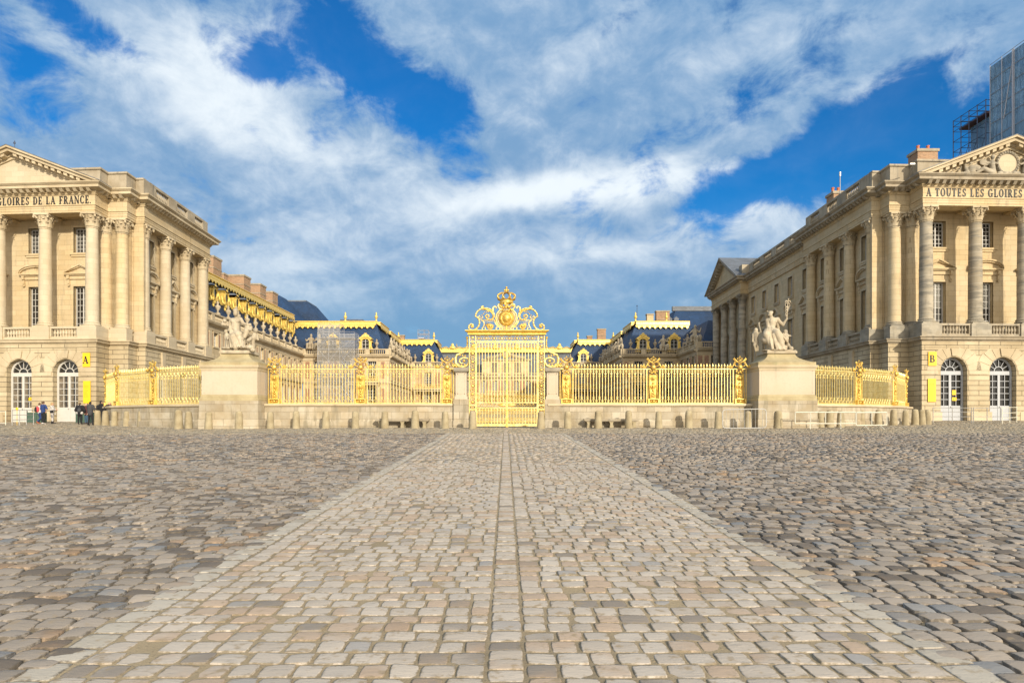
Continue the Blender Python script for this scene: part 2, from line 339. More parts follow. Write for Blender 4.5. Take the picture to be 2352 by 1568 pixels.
def cobble_mat(name, base, alt, dark, warm, blue, pr):
    mt = bpy.data.materials.new(name); mt.use_nodes = True; N = NT(mt.node_tree); b = mt.node_tree.nodes['Principled BSDF']
    b.inputs['Roughness'].default_value = 0.8; b.inputs['Specular IOR Level'].default_value = 0.3
    pos = N.n('ShaderNodeNewGeometry').outputs['Position']; px, py, pz = N.xyz(pos)
    at_ = N.n('ShaderNodeAttribute', attribute_name='stone'); r1, r2, r3 = N.xyz(at_.outputs['Vector'])
    c = N.mix(r1, base, alt)
    patch = N.noise(pos, 0.33, 5, 0.6); patch2 = N.noise(N.vec(px, py, 9.0), 0.6, 5, 0.65)
    c = N.mix(N.m('MULTIPLY', N.sm(N.m('ADD', r2, N.m('MULTIPLY', N.m('SUBTRACT', patch, 0.5), pr[4])), 1 - pr[0], 1 - pr[0] + .08), 0.75), c, dark)
    c = N.mix(N.m('MULTIPLY', N.sm(N.m('ADD', r3, N.m('MULTIPLY', N.m('SUBTRACT', patch2, 0.5), 1.0)), 1 - pr[1], 1 - pr[1] + .15), 0.65), c, warm)
    c = N.mix(N.m('MULTIPLY', N.sm(N.m('FRACT', N.m('MULTIPLY', r1, 7.3)), 1 - pr[2], 1 - pr[2] + .1), 0.7), c, blue)
    st = N.noise(N.vec(N.m('MULTIPLY', px, 7.0), N.m('MULTIPLY', py, 26.0), r1), 1.0, 5, 0.65, 0.6)     # grain of the sandstone
    c = N.mix(N.m('MULTIPLY', N.sm(st, 0.5, 0.8), 0.5), c, tuple(v * 0.5 for v in base))
    bl = N.noise(N.vec(px, py, N.m('MULTIPLY', r2, 20.0)), 9.0, 3, 0.6)
    c = N.mix(N.m('MULTIPLY', N.sm(bl, 0.55, 0.72), pr[3]), c, (0.31, 0.235, 0.145))                        # sand and soil rubbed on to the stones
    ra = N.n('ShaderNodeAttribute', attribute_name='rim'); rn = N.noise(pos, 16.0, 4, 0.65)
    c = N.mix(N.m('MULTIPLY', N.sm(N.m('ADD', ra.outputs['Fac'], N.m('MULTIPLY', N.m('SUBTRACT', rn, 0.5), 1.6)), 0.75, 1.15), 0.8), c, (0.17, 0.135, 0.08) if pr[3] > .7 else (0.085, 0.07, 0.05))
    N.put(b.inputs['Base Color'], c)
    fine = N.noise(pos, 60.0, 4, 0.7)
    N.put(b.inputs['Normal'], N.bump(N.m('ADD', N.m('MULTIPLY', fine, 0.4), st), 0.5, 0.012))
    return mt
def cobbles(name, rects, mt, tmpl, h, rnd):
    """rects: array (x, y, half width, half length); every stone is a worn, slightly tilted sett of its own geometry"""
    s = np.array(tmpl); n = len(s); S, T_ = np.meshgrid(s, s); S = S.ravel(); T_ = T_.ravel()
    edge = (np.maximum(np.abs(S), np.abs(T_)) > 0.99)
    cr = (np.abs(S) * np.abs(T_)) ** 3
    A = np.array(rects, float); m_ = len(A); rng = np.random.default_rng(3)
    J = rng.normal(0, rnd[0], (m_, 4, 2)).clip(-.12, .12)
    cw = [(1 - S) * (1 - T_) / 4, (1 + S) * (1 - T_) / 4, (1 + S) * (1 + T_) / 4, (1 - S) * (1 + T_) / 4]
    dx = sum(J[:, i, 0:1] * cw[i][None] for i in range(4)); dy = sum(J[:, i, 1:2] * cw[i][None] for i in range(4))
    k = rng.uniform(rnd[1] * .4, rnd[1], (m_, 1)); sh = 1 - k * cr[None]
    X = A[:, 0:1] + A[:, 2:3] * (S[None] * sh + dx); Y = A[:, 1:2] + A[:, 3:4] * (T_[None] * sh + dy)
    rise = rng.normal(0, rnd[2], (m_, 1)); tx = rng.normal(0, rnd[3], (m_, 1)); ty = rng.normal(0, rnd[3], (m_, 1))
    dome = h * rng.uniform(.6, 1.15, (m_, 1)) * (1 - 0.5 * (np.abs(S) ** 2.5 + np.abs(T_) ** 2.5)[None])
    Z = 0.03 * Y - 0.006 * np.maximum(0, -X - 10) + rise + dome + tx * S[None] + ty * T_[None] + rng.normal(0, h * .07, X.shape)
    Z = np.where(edge[None], 0.03 * Y - 0.006 * np.maximum(0, -X - 10) - 0.045, Z)
    V = np.stack([X, Y, Z], -1).reshape(-1, 3)
    q = np.array([(j * n + i, j * n + i + 1, (j + 1) * n + i + 1, (j + 1) * n + i) for j in range(n - 1) for i in range(n - 1)])
    Fq = (q[None] + (np.arange(m_) * n * n)[:, None, None]).reshape(-1, 4)
    me = bpy.data.meshes.new(name); me.vertices.add(len(V)); me.vertices.foreach_set('co', V.ravel().astype(np.float32))
    me.loops.add(Fq.size); me.loops.foreach_set('vertex_index', Fq.ravel().astype(np.int32))
    me.polygons.add(len(Fq)); me.polygons.foreach_set('loop_start', (np.arange(len(Fq)) * 4).astype(np.int32))
    me.polygons.foreach_set('loop_total', np.full(len(Fq), 4, np.int32)); me.polygons.foreach_set('use_smooth', np.ones(len(Fq), bool))
    me.update(calc_edges=True)
    a = me.attributes.new('stone', 'FLOAT_VECTOR', 'POINT')
    a.data.foreach_set('vector', np.repeat(rng.uniform(0, 1, (m_, 3)), n * n, 0).ravel().astype(np.float32))
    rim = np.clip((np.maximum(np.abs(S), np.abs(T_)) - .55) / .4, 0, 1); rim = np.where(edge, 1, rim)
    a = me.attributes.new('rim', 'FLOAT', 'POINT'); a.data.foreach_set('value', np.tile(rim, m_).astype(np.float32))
    me.materials.append(mt); link(name, me, kind='structure')
PATHW = 2.93
def rows(y0, y1, xr, rowh, w, gap, holes=None, amp=0.0, jit=0.2, inner=None):
    out = []; y_ = y0; rg = random.Random(11)
    while y_ < y1:
        rh = rowh * rg.uniform(1 - jit * .6, 1 + jit * .6); yc = y_ + rh / 2
        for a, b in xr(yc):
            x_ = a - rg.uniform(0, w) * (1 if inner is None else 0)
            if inner is not None: x_ = a
            while x_ < b - 0.03:
                ww = w * rg.uniform(1 - jit, 1 + jit)
                if inner is not None and b - (x_ + ww) < w * 0.55: ww = b - x_
                xc = x_ + ww / 2
                off = amp * (math.sin(xc * 0.42 + yc * 0.21) + 0.6 * math.sin(xc * 1.13 - yc * 0.5))
                out.append((xc, yc + off, (ww - gap) / 2, (rh - gap * .8) / 2)); x_ += ww
        y_ += rh
    return out
def vis(y_): return max(0.0, y_ * 0.86 + 4.0)
def side(y_):
    v = vis(y_); L = []
    if v > PATHW + .13: L = [(-v, -PATHW - .12), (PATHW + .12, v)]
    return L
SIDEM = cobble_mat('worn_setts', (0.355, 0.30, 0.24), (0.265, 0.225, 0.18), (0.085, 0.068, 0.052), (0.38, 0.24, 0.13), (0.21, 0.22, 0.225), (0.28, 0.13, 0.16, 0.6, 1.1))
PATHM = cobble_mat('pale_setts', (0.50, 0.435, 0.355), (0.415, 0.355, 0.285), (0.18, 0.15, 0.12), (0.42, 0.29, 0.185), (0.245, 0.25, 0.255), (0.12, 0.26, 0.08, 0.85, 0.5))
near_t = [-1, -.965, -.86, -.35, .35, .86, .965, 1]; far_t = [-1, -.87, .87, 1]
cobbles('cobbled_square_near', rows(2.0, 18, side, 0.20, 0.24, 0.019, amp=0.10), SIDEM, near_t, 0.012, (0.055, 0.16, 0.004, 0.0045))
cobbles('cobbled_square', rows(18, 33.5, side, 0.20, 0.24, 0.027, amp=0.11), SIDEM, far_t, 0.016, (0.055, 0.09, 0.005, 0.0055))
half = lambda y_: [(-PATHW + .17, -.125), (.125, PATHW - .17)]
cobbles('paved_path', rows(2.0, 18, half, 0.195, 0.208, 0.016, inner=1, jit=0.17), PATHM, near_t, 0.006, (0.045, 0.12, 0.0025, 0.002))
cobbles('paved_path', rows(18, 33.5, half, 0.195, 0.208, 0.018, inner=1, jit=0.17), PATHM, far_t, 0.007, (0.045, 0.08, 0.003, 0.003))
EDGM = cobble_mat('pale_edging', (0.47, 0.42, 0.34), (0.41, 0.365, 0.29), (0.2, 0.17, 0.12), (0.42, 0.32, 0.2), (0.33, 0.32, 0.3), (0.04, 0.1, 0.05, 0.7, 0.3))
edge = []
for xc, hw, rl in ((-PATHW + .03, .13, .26), (PATHW - .03, .13, .26), (0, .115, .19)):
    y_ = 2.0; rg = random.Random(int(xc * 9) + 4)
    while y_ < 40.5:
        l = rl * rg.uniform(.8, 1.2); edge.append((xc, y_ + l / 2, hw, (l - .014) / 2)); y_ += l
cobbles('path_centre_strip', [e for e in edge if e[0] == 0], PATHM, near_t, 0.006, (0.04, 0.10, 0.002, 0.002))
cobbles('path_edging', [e for e in edge if e[1] < 34.5 and e[0] != 0], EDGM, near_t, 0.006, (0.04, 0.10, 0.002, 0.002))
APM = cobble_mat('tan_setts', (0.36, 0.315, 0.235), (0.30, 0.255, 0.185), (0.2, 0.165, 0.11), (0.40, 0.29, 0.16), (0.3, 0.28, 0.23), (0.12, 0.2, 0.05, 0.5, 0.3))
cobbles('paved_apron', rows(33.5, 60, lambda y_: [(-vis(y_), -.13), (.13, vis(y_))], 0.2, 0.26, 0.02, amp=0.05), APM, far_t, 0.008, (0.05, 0.08, 0.004, 0.004))
g = G(); g.add([(-60, 60, 1.79 - 0.30), (60, 60, 1.79), (60, 190, 5.69), (-60, 190, 5.39)], [(0, 1, 2, 3)])
g.obj('palace_court', mat('court_paving', (0.36, 0.31, 0.24), 0.9, var=0.7, ns=0.4), kind='structure')
g = G(); sx = [-PATHW - .14, PATHW + .14]
g.add([(x_, y_, 0.03 * y_ - 0.003) for y_ in (1, 34) for x_ in sx], [(0, 1, 3, 2)])
g.obj('path_sand', bpy.data.materials['sandy_joints'], kind='structure')
# ------------------------------------------------------------------ architectural parts
ZS0, ZS1, ZR, ZC0, ZC1, ZA, ZF, ZK0, ZK1 = 8.18, 8.55, 9.57, 17.97, 19.25, 19.86, 20.78, 20.95, 21.6
def capital_mesh():
    g = G()
    g.lathe([(.47, 0), (.50, .03), (.50, .09), (.46, .12), (.44, .14), (.44, .5), (.50, .85), (.62, 1.12)], n=16)
    for row, (z0, h, r0, n, off) in enumerate([(.14, .42, .46, 8, 0), (.14, .72, .47, 8, .5)]):
        for i in range(n):
            a = 2 * math.pi * (i + off) / n; c, s_ = math.cos(a), math.sin(a); w = .155
            P = []
            for t, o, ww in ((0, .02, w), (.55, .05, w * 1.05), (.85, .12, w * .9), (1.0, .24, w * .6), (.9, .29, w * .35)):
                r_ = r0 + o + (.04 if row else 0) * t; z_ = z0 + h * t
                for q in (-1, 0, 1): P.append(((r_ + (.03 if q == 0 else 0)) * c - q * ww * s_, (r_ + (.03 if q == 0 else 0)) * s_ + q * ww * c, z_))
            g.add(P, [(j * 3 + k, j * 3 + k + 1, (j + 1) * 3 + k + 1, (j + 1) * 3 + k) for j in range(4) for k in range(2)])
    for i in range(4):                                        # corner volutes
        a = math.pi / 4 + i * math.pi / 2; c, s_ = math.cos(a), math.sin(a)
        g.tube([((.5 + .0) * c, .5 * s_, .62), (.58 * c, .58 * s_, .88), (.74 * c, .74 * s_, 1.06), (.86 * c, .86 * s_, 1.04), (.87 * c, .87 * s_, .92), (.79 * c, .79 * s_, .90)], [.07, .08, .085, .085, .07, .05], 6)
        b_ = i * math.pi / 2; g.ball((.66 * math.cos(b_), .66 * math.sin(b_), 1.16), .09, 6, 4)
        for sgn in (-1, 1):
            g.tube([(.50 * math.cos(b_ + sgn * .25), .50 * math.sin(b_ + sgn * .25), .75), (.58 * math.cos(b_ + sgn * .12), .58 * math.sin(b_ + sgn * .12), 1.0), (.62 * math.cos(b_ + sgn * .05), .62 * math.sin(b_ + sgn * .05), .98)], .05, 5)
    P = []; n = 24                                            # hollow-sided abacus
    for z_ in (1.12, 1.28):
        for i in range(n):
            a = math.pi / 4 + 2 * math.pi * i / n; k = abs(math.sin(2 * (a - math.pi / 4)))
            r_ = .90 - .24 * k ** .7; P.append((r_ * math.cos(a), r_ * math.sin(a), z_))
    g.add(P, [(i, (i + 1) % n, n + (i + 1) % n, n + i) for i in range(n)] + [tuple(range(n, 2 * n)), tuple(range(n - 1, -1, -1))])
    return g
def shaft_mesh():
    h = ZC0 - ZR - .48; g = G()
    g.lathe([(.53, 0), (.515, .12), (.515, h * .33), (.495, h * .6), (.47, h * .85), (.455, h)], n=24); return g
def base_mesh():
    g = G(); g.box(-.66, .66, -.66, .66, 0, .14)
    g.lathe([(.64, .14), (.68, .19), (.68, .25), (.62, .29), (.58, .31), (.58, .35), (.60, .37), (.62, .41), (.60, .45), (.53, .48)], n=24); return g
CAPM = {k: capital_mesh().mesh('capital', m_) for k, m_ in (('c', TRIM), ('w', WEATH))}
SHAFT = {k: shaft_mesh().mesh('shaft', m_, True) for k, m_ in (('c', STONE), ('w', WEATH), ('l', CLEAN))}
BASEM = {k: base_mesh().mesh('column_base', m_) for k, m_ in (('c', TRIM), ('w', SOOT), ('l', CLEAN))}
class Pav:
    """frame of one side building: a runs outward along its front, b runs away from the camera"""
    def __init__(s, root, ox, oy, sg, kx, ky): s.root, s.ox, s.oy, s.sg, s.kx, s.ky = root, ox, oy, sg, kx, ky
    def T(s, a, b, z): return (s.sg * (s.ox + a + s.kx * b), s.oy + b + s.ky * a, z)
    def g(s): return G(s.T)
    def front(s, B): return G(lambda u, w, z: s.T(u, B - w, z))
    def side(s, A): return G(lambda u, w, z: s.T(A - w, u, z))
    def put(s, g, name, mt, parent=None, smooth=False, **k):
        return world_obj(g, name, mt, parent or s.root, smooth, **k)
    def column(s, a, b, sh='c', bs='c', cp='c', pedestal=True):
        p = Vector(s.T(a, b, ZR + .48)); inv = Matrix.Translation(s.root.location).inverted()
        c = link('column', SHAFT[sh], s.root, p); c.matrix_parent_inverse = inv
        k = link('capital', CAPM[cp], c, (0, 0, ZC0 - ZR - .48)); k2 = link('column_base', BASEM[bs], c, (0, 0, -.48))
        return c
WRG = random.Random(21)
def wall(g, u0, u1, z0, z1, ops, dep=0.35, w=0.0):
    """a wall face in the (u, z) plane with openings [(u0,u1,z0,z1,arch)] and their reveals"""
    us = sorted({u0, u1, *[o[0] for o in ops], *[o[1] for o in ops]}); zs = sorted({z0, z1, *[o[2] for o in ops], *[o[3] for o in ops]})
    for i in range(len(us) - 1):
        for j in range(len(zs) - 1):
            uc, zc = (us[i] + us[i + 1]) / 2, (zs[j] + zs[j + 1]) / 2
            if any(o[0] < uc < o[1] and o[2] < zc < o[3] for o in ops): continue
            g.add([(us[i], w, zs[j]), (us[i + 1], w, zs[j]), (us[i + 1], w, zs[j + 1]), (us[i], w, zs[j + 1])], [(0, 1, 2, 3)])
    for a, b, c, d, ar in ops:
        r = (b - a) / 2 if ar else 0; m_ = (a + b) / 2; sp = d - r
        g.add([(a, w, c), (a, w - dep, c), (a, w - dep, sp), (a, w, sp), (b, w, c), (b, w - dep, c), (b, w - dep, sp), (b, w, sp)], [(0, 1, 2, 3), (4, 5, 6, 7)])
        g.add([(a, w, c), (b, w, c), (b, w - dep, c), (a, w - dep, c)], [(0, 1, 2, 3)])
        if not ar: g.add([(a, w, d), (b, w, d), (b, w - dep, d), (a, w - dep, d)], [(0, 1, 2, 3)])
        else:
            n = 16; A = [(m_ - r * math.cos(math.pi * k / n), sp + r * math.sin(math.pi * k / n)) for k in range(n + 1)]
            for k in range(n):
                (p, q), (p2, q2) = A[k], A[k + 1]
                g.add([(p, w, q), (p2, w, q2), (p2, w - dep, q2), (p, w - dep, q)], [(0, 1, 2, 3)])
                g.add([(p, w, q), (p2, w, q2), (p2, w, d), (p, w, d)], [(0, 1, 2, 3)])
    return g
def window(P, fr, u, z0, wd, ht, cols, rows_, w=-0.3, glass=None, name='window', bar=.035, frame_m=None, parent=None):
    """timber casement window with its panes as a sub-part, in the facade frame fr()"""
    g = fr(); a, b = u - wd / 2, u + wd / 2; z1 = z0 + ht; e = .07
    for x0, x1, q0, q1 in ((a, a + e, z0, z1), (b - e, b, z0, z1), (a, b, z0, z0 + e), (a, b, z1 - e, z1), (u - .045, u + .045, z0, z1)):
        g.box(x0, x1, w - .05, w + .03, q0, q1)
    for i in range(1, cols):
        if i * 2 != cols: x_ = a + wd * i / cols; g.box(x_ - bar / 2, x_ + bar / 2, w - .03, w + .015, z0 + e, z1 - e)
    for j in range(1, rows_): q = z0 + ht * j / rows_; g.box(a + e, b - e, w - .03, w + .018, q - bar / 2, q + bar / 2)
    o = P.put(g, name, frame_m or WHITE, parent)
    gg = fr(); gg.box(a + .01, b - .01, w - .09, w - .035, z0 + .01, z1 - .01); gg.obj('pane', glass or WRG.choice((GLASS, GLASS, GLASS2)), o)
    return o
def surround(P, fr, o, u, z0, wd, ht, m_=None, sill=True, t=.22):
    g = fr(); a, b = u - wd / 2, u + wd / 2; z1 = z0 + ht
    for k, pr in ((t, .07), (t * .62, .10), (t * .25, .06)):
        g.box(a - k, a, -.1, pr, z0, z1 + k); g.box(b, b + k, -.1, pr, z0, z1 + k); g.box(a, b, -.1, pr, z1, z1 + k)
    if sill: g.box(a - t - .08, b + t + .08, -.1, .17, z0 - .16, z0); g.box(a - t, b + t, -.1, .11, z0 - .34, z0 - .16)
    g.obj('window_surround', m_ or TRIM, o)
def pediment_win(P, fr, o, u, z, wd, arc, m_=None, h=.78):
    g = fr(); a, b = u - wd / 2, u + wd / 2; hw = wd / 2
    g.box(a + .1, b - .1, -.05, .12, z - .42, z - .1); g.box(a - .02, b + .02, -.05, .26, z - .1, z - .02); g.box(a - .12, b + .12, -.05, .36, z - .02, z + .1)
    n = 10 if arc else 2
    def crv(k, r): 
        t = k / n
        if arc: q = math.sin(math.pi * t) ** .75; return (u - (hw + r) * math.cos(math.pi * t) if 0 < k < n else (a - r if k == 0 else b + r), z + .1 + q * (h - .1 + r))
        return [(a - r, z + .1), (u, z + h + r), (b + r, z + .1)][k]
    for k in range(n):
        (p, q), (p2, q2) = crv(k, .12), crv(k + 1, .12)
        for off, pr in ((0, .38), (.12, .26)):
            q_, q2_ = q - off, q2 - off
            g.prism([(p, max(q_, z + .1)), (p2, max(q2_, z + .1)), (p2, max(q2_ - .13, z + .09)), (p, max(q_ - .13, z + .09))], -.05, pr)
        g.add([(p, .08, q), (p2, .08, q2), (p2, .08, z), (p, .08, z)], [(0, 1, 2, 3)])
    for s_ in (a + .12, b - .32):                             # scrolled brackets
        g.prism([(s_, z - .1), (s_ + .2, z - .1), (s_ + .2, z - 1.0), (s_, z - 1.0)], -.05, .1)
        g.box(s_ - .015, s_ + .215, -.05, .28, z - .42, z - .1); g.box(s_ + .02, s_ + .18, -.05, .18, z - .8, z - .42); g.ball((s_ + .1, .12, z - .95), (.1, .09, .12), 6, 4)
    g.obj('window_pediment', m_ or TRIM, o)
def blocks_along(g, path, w0, w1, size, z0, z1, step, k0=.0):
    """cornice brackets: little blocks set at even steps along a plan path"""
    for (xa, ya), (xb, yb) in zip(path[:-1], path[1:]):
        L = math.hypot(xb - xa, yb - ya); dx, dy = (xb - xa) / L, (yb - ya) / L; nx, ny = dy, -dx
        n = max(1, int(round(L / step)))
        for i in range(n):
            t = (i + .5) * L / n + k0; cx, cy = xa + dx * t, ya + dy * t; P = []
            for zz in (z0, z1):
                for s_, o in ((-1, w0), (1, w0), (1, w1 if zz == z1 else w0 + (w1 - w0) * .62), (-1, w1 if zz == z1 else w0 + (w1 - w0) * .62)):
                    P.append((cx + dx * s_ * size / 2 + nx * o, cy + dy * s_ * size / 2 + ny * o, zz))
            g.add(P, [(0, 1, 2, 3), (4, 5, 6, 7), (0, 1, 5, 4), (1, 2, 6, 5), (2, 3, 7, 6), (3, 0, 4, 7)])
BAL = [(.10, 0), (.10, .06), (.05, .10), (.06, .16), (.115, .28), (.11, .36), (.055, .50), (.045, .56), (.09, .60), (.09, .66)]
def balustrade(g, p0, p1, z0, z1, ped=(), step=.26, n=8, half_w=.16, nr=None, out=0.0):
    """coping and plinth rails with turned balusters between solid dies; ped = die spans along the run"""
    L = math.hypot(p1[0] - p0[0], p1[1] - p0[1]); dx, dy = (p1[0] - p0[0]) / L, (p1[1] - p0[1]) / L; nx, ny = dy, -dx
    def slab(t0, t1, h, za, zb):
        P = [(p0[0] + dx * t + nx * o, p0[1] + dy * t + ny * o, zz) for zz in (za, zb) for t, o in ((t0, -h), (t1, -h), (t1, h), (t0, h))]
        g.add(P, [(0, 3, 2, 1), (4, 5, 6, 7), (0, 1, 5, 4), (1, 2, 6, 5), (2, 3, 7, 6), (3, 0, 4, 7)])
    H = z1 - z0; slab(0, L, half_w, z0, z0 + H * .18); slab(0, L, half_w + .03, z1 - H * .16, z1)
    for a, b in ped: slab(a, b, half_w + .02, z0 + H * .18, z1 - H * .16)
    t = step / 2
    while t < L:
        if not any(a - .1 < t < b + .1 for a, b in ped):
            g.lathe([(r, z_ / .66 * H * .66) for r, z_ in BAL], p0[0] + dx * t, p0[1] + dy * t, n, z0 + H * .18)
        t += step
def door_arch(P, fr, u, r=1.1, zb=1.4, zsp=5.72, w=-.55, sign=None, m_=None):
    """glazed double door under a fanlight"""
    g = fr(); a, b = u - r, u + r; n = 20; m_ = m_ or WHITE
    zk = zb + 1.22
    g.box(a, b, w - .06, w + .02, zb, zk)
    for x0, x1 in ((a, a + .16), (b - .16, b), (u - .10, u + .10)): g.box(x0, x1, w - .06, w + .045, zb, zsp)
    g.box(a, b, w - .06, w + .06, zsp - .32, zsp)
    for x0 in (a + .16, u + .10):
        x1 = x0 + r - .26
        g.box((x0 + x1) / 2 - .022, (x0 + x1) / 2 + .022, w - .05, w + .02, zk, zsp - .3)
        for j in range(1, 5): q = zk + (zsp - .32 - zk) * j / 5; g.box(x0, x1, w - .05, w + .02, q - .022, q + .022)
        g.box(x0 + .12, x1 - .12, w, w + .04, zb + .3, zk - .22)
    def ring(r0, r1, wf):
        for k in range(n):
            t0, t1 = math.pi * k / n, math.pi * (k + 1) / n
            q = [(u - r_ * math.cos(t), zsp + r_ * math.sin(t)) for r_, t in ((r0, t0), (r0, t1), (r1, t1), (r1, t0))]
            g.prism(q, w - .06, w + wf)
    ring(r - .17, r, .05); ring(.34, .40, .02)
    for k in range(1, 6):
        t = math.pi * k / 6; c, s_ = math.cos(t), math.sin(t)
        g.prism([(u - .38 * c - .02 * s_, zsp + .38 * s_ - .02 * c), (u - .38 * c + .02 * s_, zsp + .38 * s_ + .02 * c), (u - (r - .1) * c + .02 * s_, zsp + (r - .1) * s_ + .02 * c), (u - (r - .1) * c - .02 * s_, zsp + (r - .1) * s_ - .02 * c)], w - .05, w + .018)
    o = P.put(g, 'door', m_)
    gg = fr(); gg.box(a + .02, b - .02, w - .12, w - .07, zk, zsp)
    for k in range(n):
        t0, t1 = math.pi * k / n, math.pi * (k + 1) / n
        gg.add([(u, w - .07, zsp), (u - r * math.cos(t0), w - .07, zsp + r * math.sin(t0)), (u - r * math.cos(t1), w - .07, zsp + r * math.sin(t1))], [(0, 1, 2)])
    gg.obj('pane', GLASS, o)
    if P.sg < 0:                                              # drawn curtains behind the glass
        c = fr()
        for i in range(28):
            x_ = a + .05 + i * (2 * r - .1) / 28
            if abs(x_ - u) > .5 or i % 5 < 3: c.lathe([(.035, zk), (.035, zsp - .05)], x_, w - .045 - .0 * i, 5) if abs(x_ - u + .02) > .12 else None
        c.obj('curtain', CURT, o)
    h = fr(); h.ball((u + .06, w + .09, zk - .12), .05, 6, 4); h.obj('handle', STEEL, o)
    return o
def voussoirs(g, u, zsp, r, top, w0=.0, w1=.03, n=9, zrow=None):
    """raised wedge blocks round an arch, stepped out to the coursing"""
    for k in range(n):
        t0, t1 = math.pi * k / n + .012, math.pi * (k + 1) / n - .012; tm = (t0 + t1) / 2
        ro = r + .75 + .35 * abs(math.cos(tm)); ro = min(ro, (top - zsp) / max(.2, math.sin(tm)))
        if n // 2 == k: ro = (top - zsp) / math.sin(tm)
        ww = w1 + (.08 if n // 2 == k else 0)
        g.prism([(u - r * math.cos(t0), zsp + r * math.sin(t0)), (u - ro * math.cos(t0), zsp + ro * math.sin(t0)), (u - ro * math.cos(t1), zsp + ro * math.sin(t1)), (u - r * math.cos(t1), zsp + r * math.sin(t1))], w0, ww)
# ------------------------------------------------------------------ lettering
def glyphs():
    T, t = .25, .11
    def V(x_, w=T, s_=1): 
        L = [((x_ - w / 2, 0), (x_ + w / 2, 0), (x_ + w / 2, 1), (x_ - w / 2, 1))]
        if s_: L += [((x_ - w / 2 - .09, 0), (x_ + w / 2 + .09, 0), (x_ + w / 2 + .09, .07), (x_ - w / 2 - .09, .07)), ((x_ - w / 2 - .09, .93), (x_ + w / 2 + .09, .93), (x_ + w / 2 + .09, 1), (x_ - w / 2 - .09, 1))]
        return L
    def B(x0, x1, y_, h=t): return [((x0, y_ - h / 2), (x1, y_ - h / 2), (x1, y_ + h / 2), (x0, y_ + h / 2))]
    def arc(cx, cy, rx, ry, a0, a1, wide=T, thin=t, n=12):
        L = []
        for i in range(n):
            q = []
            for k, sgn in ((i, 0), (i + 1, 0), (i + 1, 1), (i, 1)):
                a = R(a0 + (a1 - a0) * k / n); w = thin + (wide - thin) * abs(math.cos(a)) ** 1.5
                q.append((cx + (rx - w * sgn) * math.cos(a), cy + (ry - w * sgn) * math.sin(a)))
            L.append(tuple(q))
        return L
    D = lambda x0, y0, x1, y1, w: [((x0 - w / 2, y0), (x0 + w / 2, y0), (x1 + w / 2, y1), (x1 - w / 2, y1))]
    g = {}
    g['I'] = (V(.22), .44); g['L'] = (V(.22) + B(.2, .7, .04) + B(.62, .7, .15, .26), .74)
    g['T'] = (V(.38) + B(0, .76, .96) + B(0, .08, .86, .24) + B(.68, .76, .86, .24), .78)
    g['E'] = (V(.22) + B(.2, .7, .04) + B(.62, .7, .14, .22) + B(.2, .56, .5) + B(.5, .56, .5, .22) + B(.2, .68, .96) + B(.6, .68, .86, .22), .74)
    g['F'] = (V(.22) + B(.2, .56, .5) + B(.5, .56, .5, .22) + B(.2, .7, .96) + B(.62, .7, .86, .22), .70)
    g['O'] = (arc(.43, .5, .43, .52, 0, 360, n=20), .86)
    g['D'] = (V(.2) + B(.2, .45, .04) + B(.2, .45, .96) + arc(.40, .5, .44, .5, -90, 90), .84)
    g['C'] = (arc(.43, .5, .43, .52, 50, 310, n=16) + B(.68, .76, .85, .28) + B(.66, .74, .14, .16), .8)
    g['G'] = (arc(.43, .5, .43, .52, 50, 312, n=16) + B(.68, .76, .85, .28) + B(.60, .80, .24, .42) + B(.5, .9, .45), .9)
    g['U'] = (B(.0, .42, .965) + B(.56, .9, .965) + D(.2, .35, .2, 1, T) + D(.74, .35, .74, 1, t) + arc(.44, .36, .34, .38, 180, 360, T, t), .9)
    g['R'] = (V(.2) + B(.2, .45, .96) + B(.2, .45, .5) + arc(.42, .73, .30, .27, -90, 90) + D(.72, 0, .42, .5, T) + B(.6, .88, .035), .86)
    g['B'] = (V(.2) + B(.2, .45, .96) + B(.2, .45, .52) + B(.2, .45, .04) + arc(.42, .75, .26, .25, -90, 90) + arc(.42, .27, .34, .28, -90, 90), .78)
    g['A'] = (D(.1, 0, .42, 1, t) + D(.72, 0, .40, 1, T) + B(.2, .6, .34) + B(-.02, .24, .035) + B(.54, .9, .035), .86)
    g['N'] = (D(.14, 0, .14, 1, t) + D(.76, 0, .76, 1, t) + D(.76, 0, .16, 1, T) + B(0, .28, .035) + B(-.02, .2, .965) + B(.62, .9, .965), .9)
    g['S'] = (arc(.34, .75, .28, .27, 20, 270, T * .85, t) + arc(.34, .26, .30, .28, -160, 90, T * .85, t) + B(.56, .64, .84, .26) + B(.02, .1, .16, .26), .68)
    g['.'] = ([((0, 0), (.16, 0), (.16, .16), (0, .16))], .22); g[' '] = ([], .42)
    return g
GL = glyphs()
def lettering(g, txt, u0, u1, z0, h, w0, w1, flip=False, sx=1.0):
    tot = sum(GL[c][1] + .16 for c in txt); k = (u1 - u0) / tot; u = u0
    if flip: u = u1
    for c in txt:
        for q in GL[c][0]:
            g.prism([((u + k * a) if not flip else (u - k * a), z0 + h * b) for a, b in q], w0, w1)
        u += (GL[c][1] + .16) * k * (-1 if flip else 1)
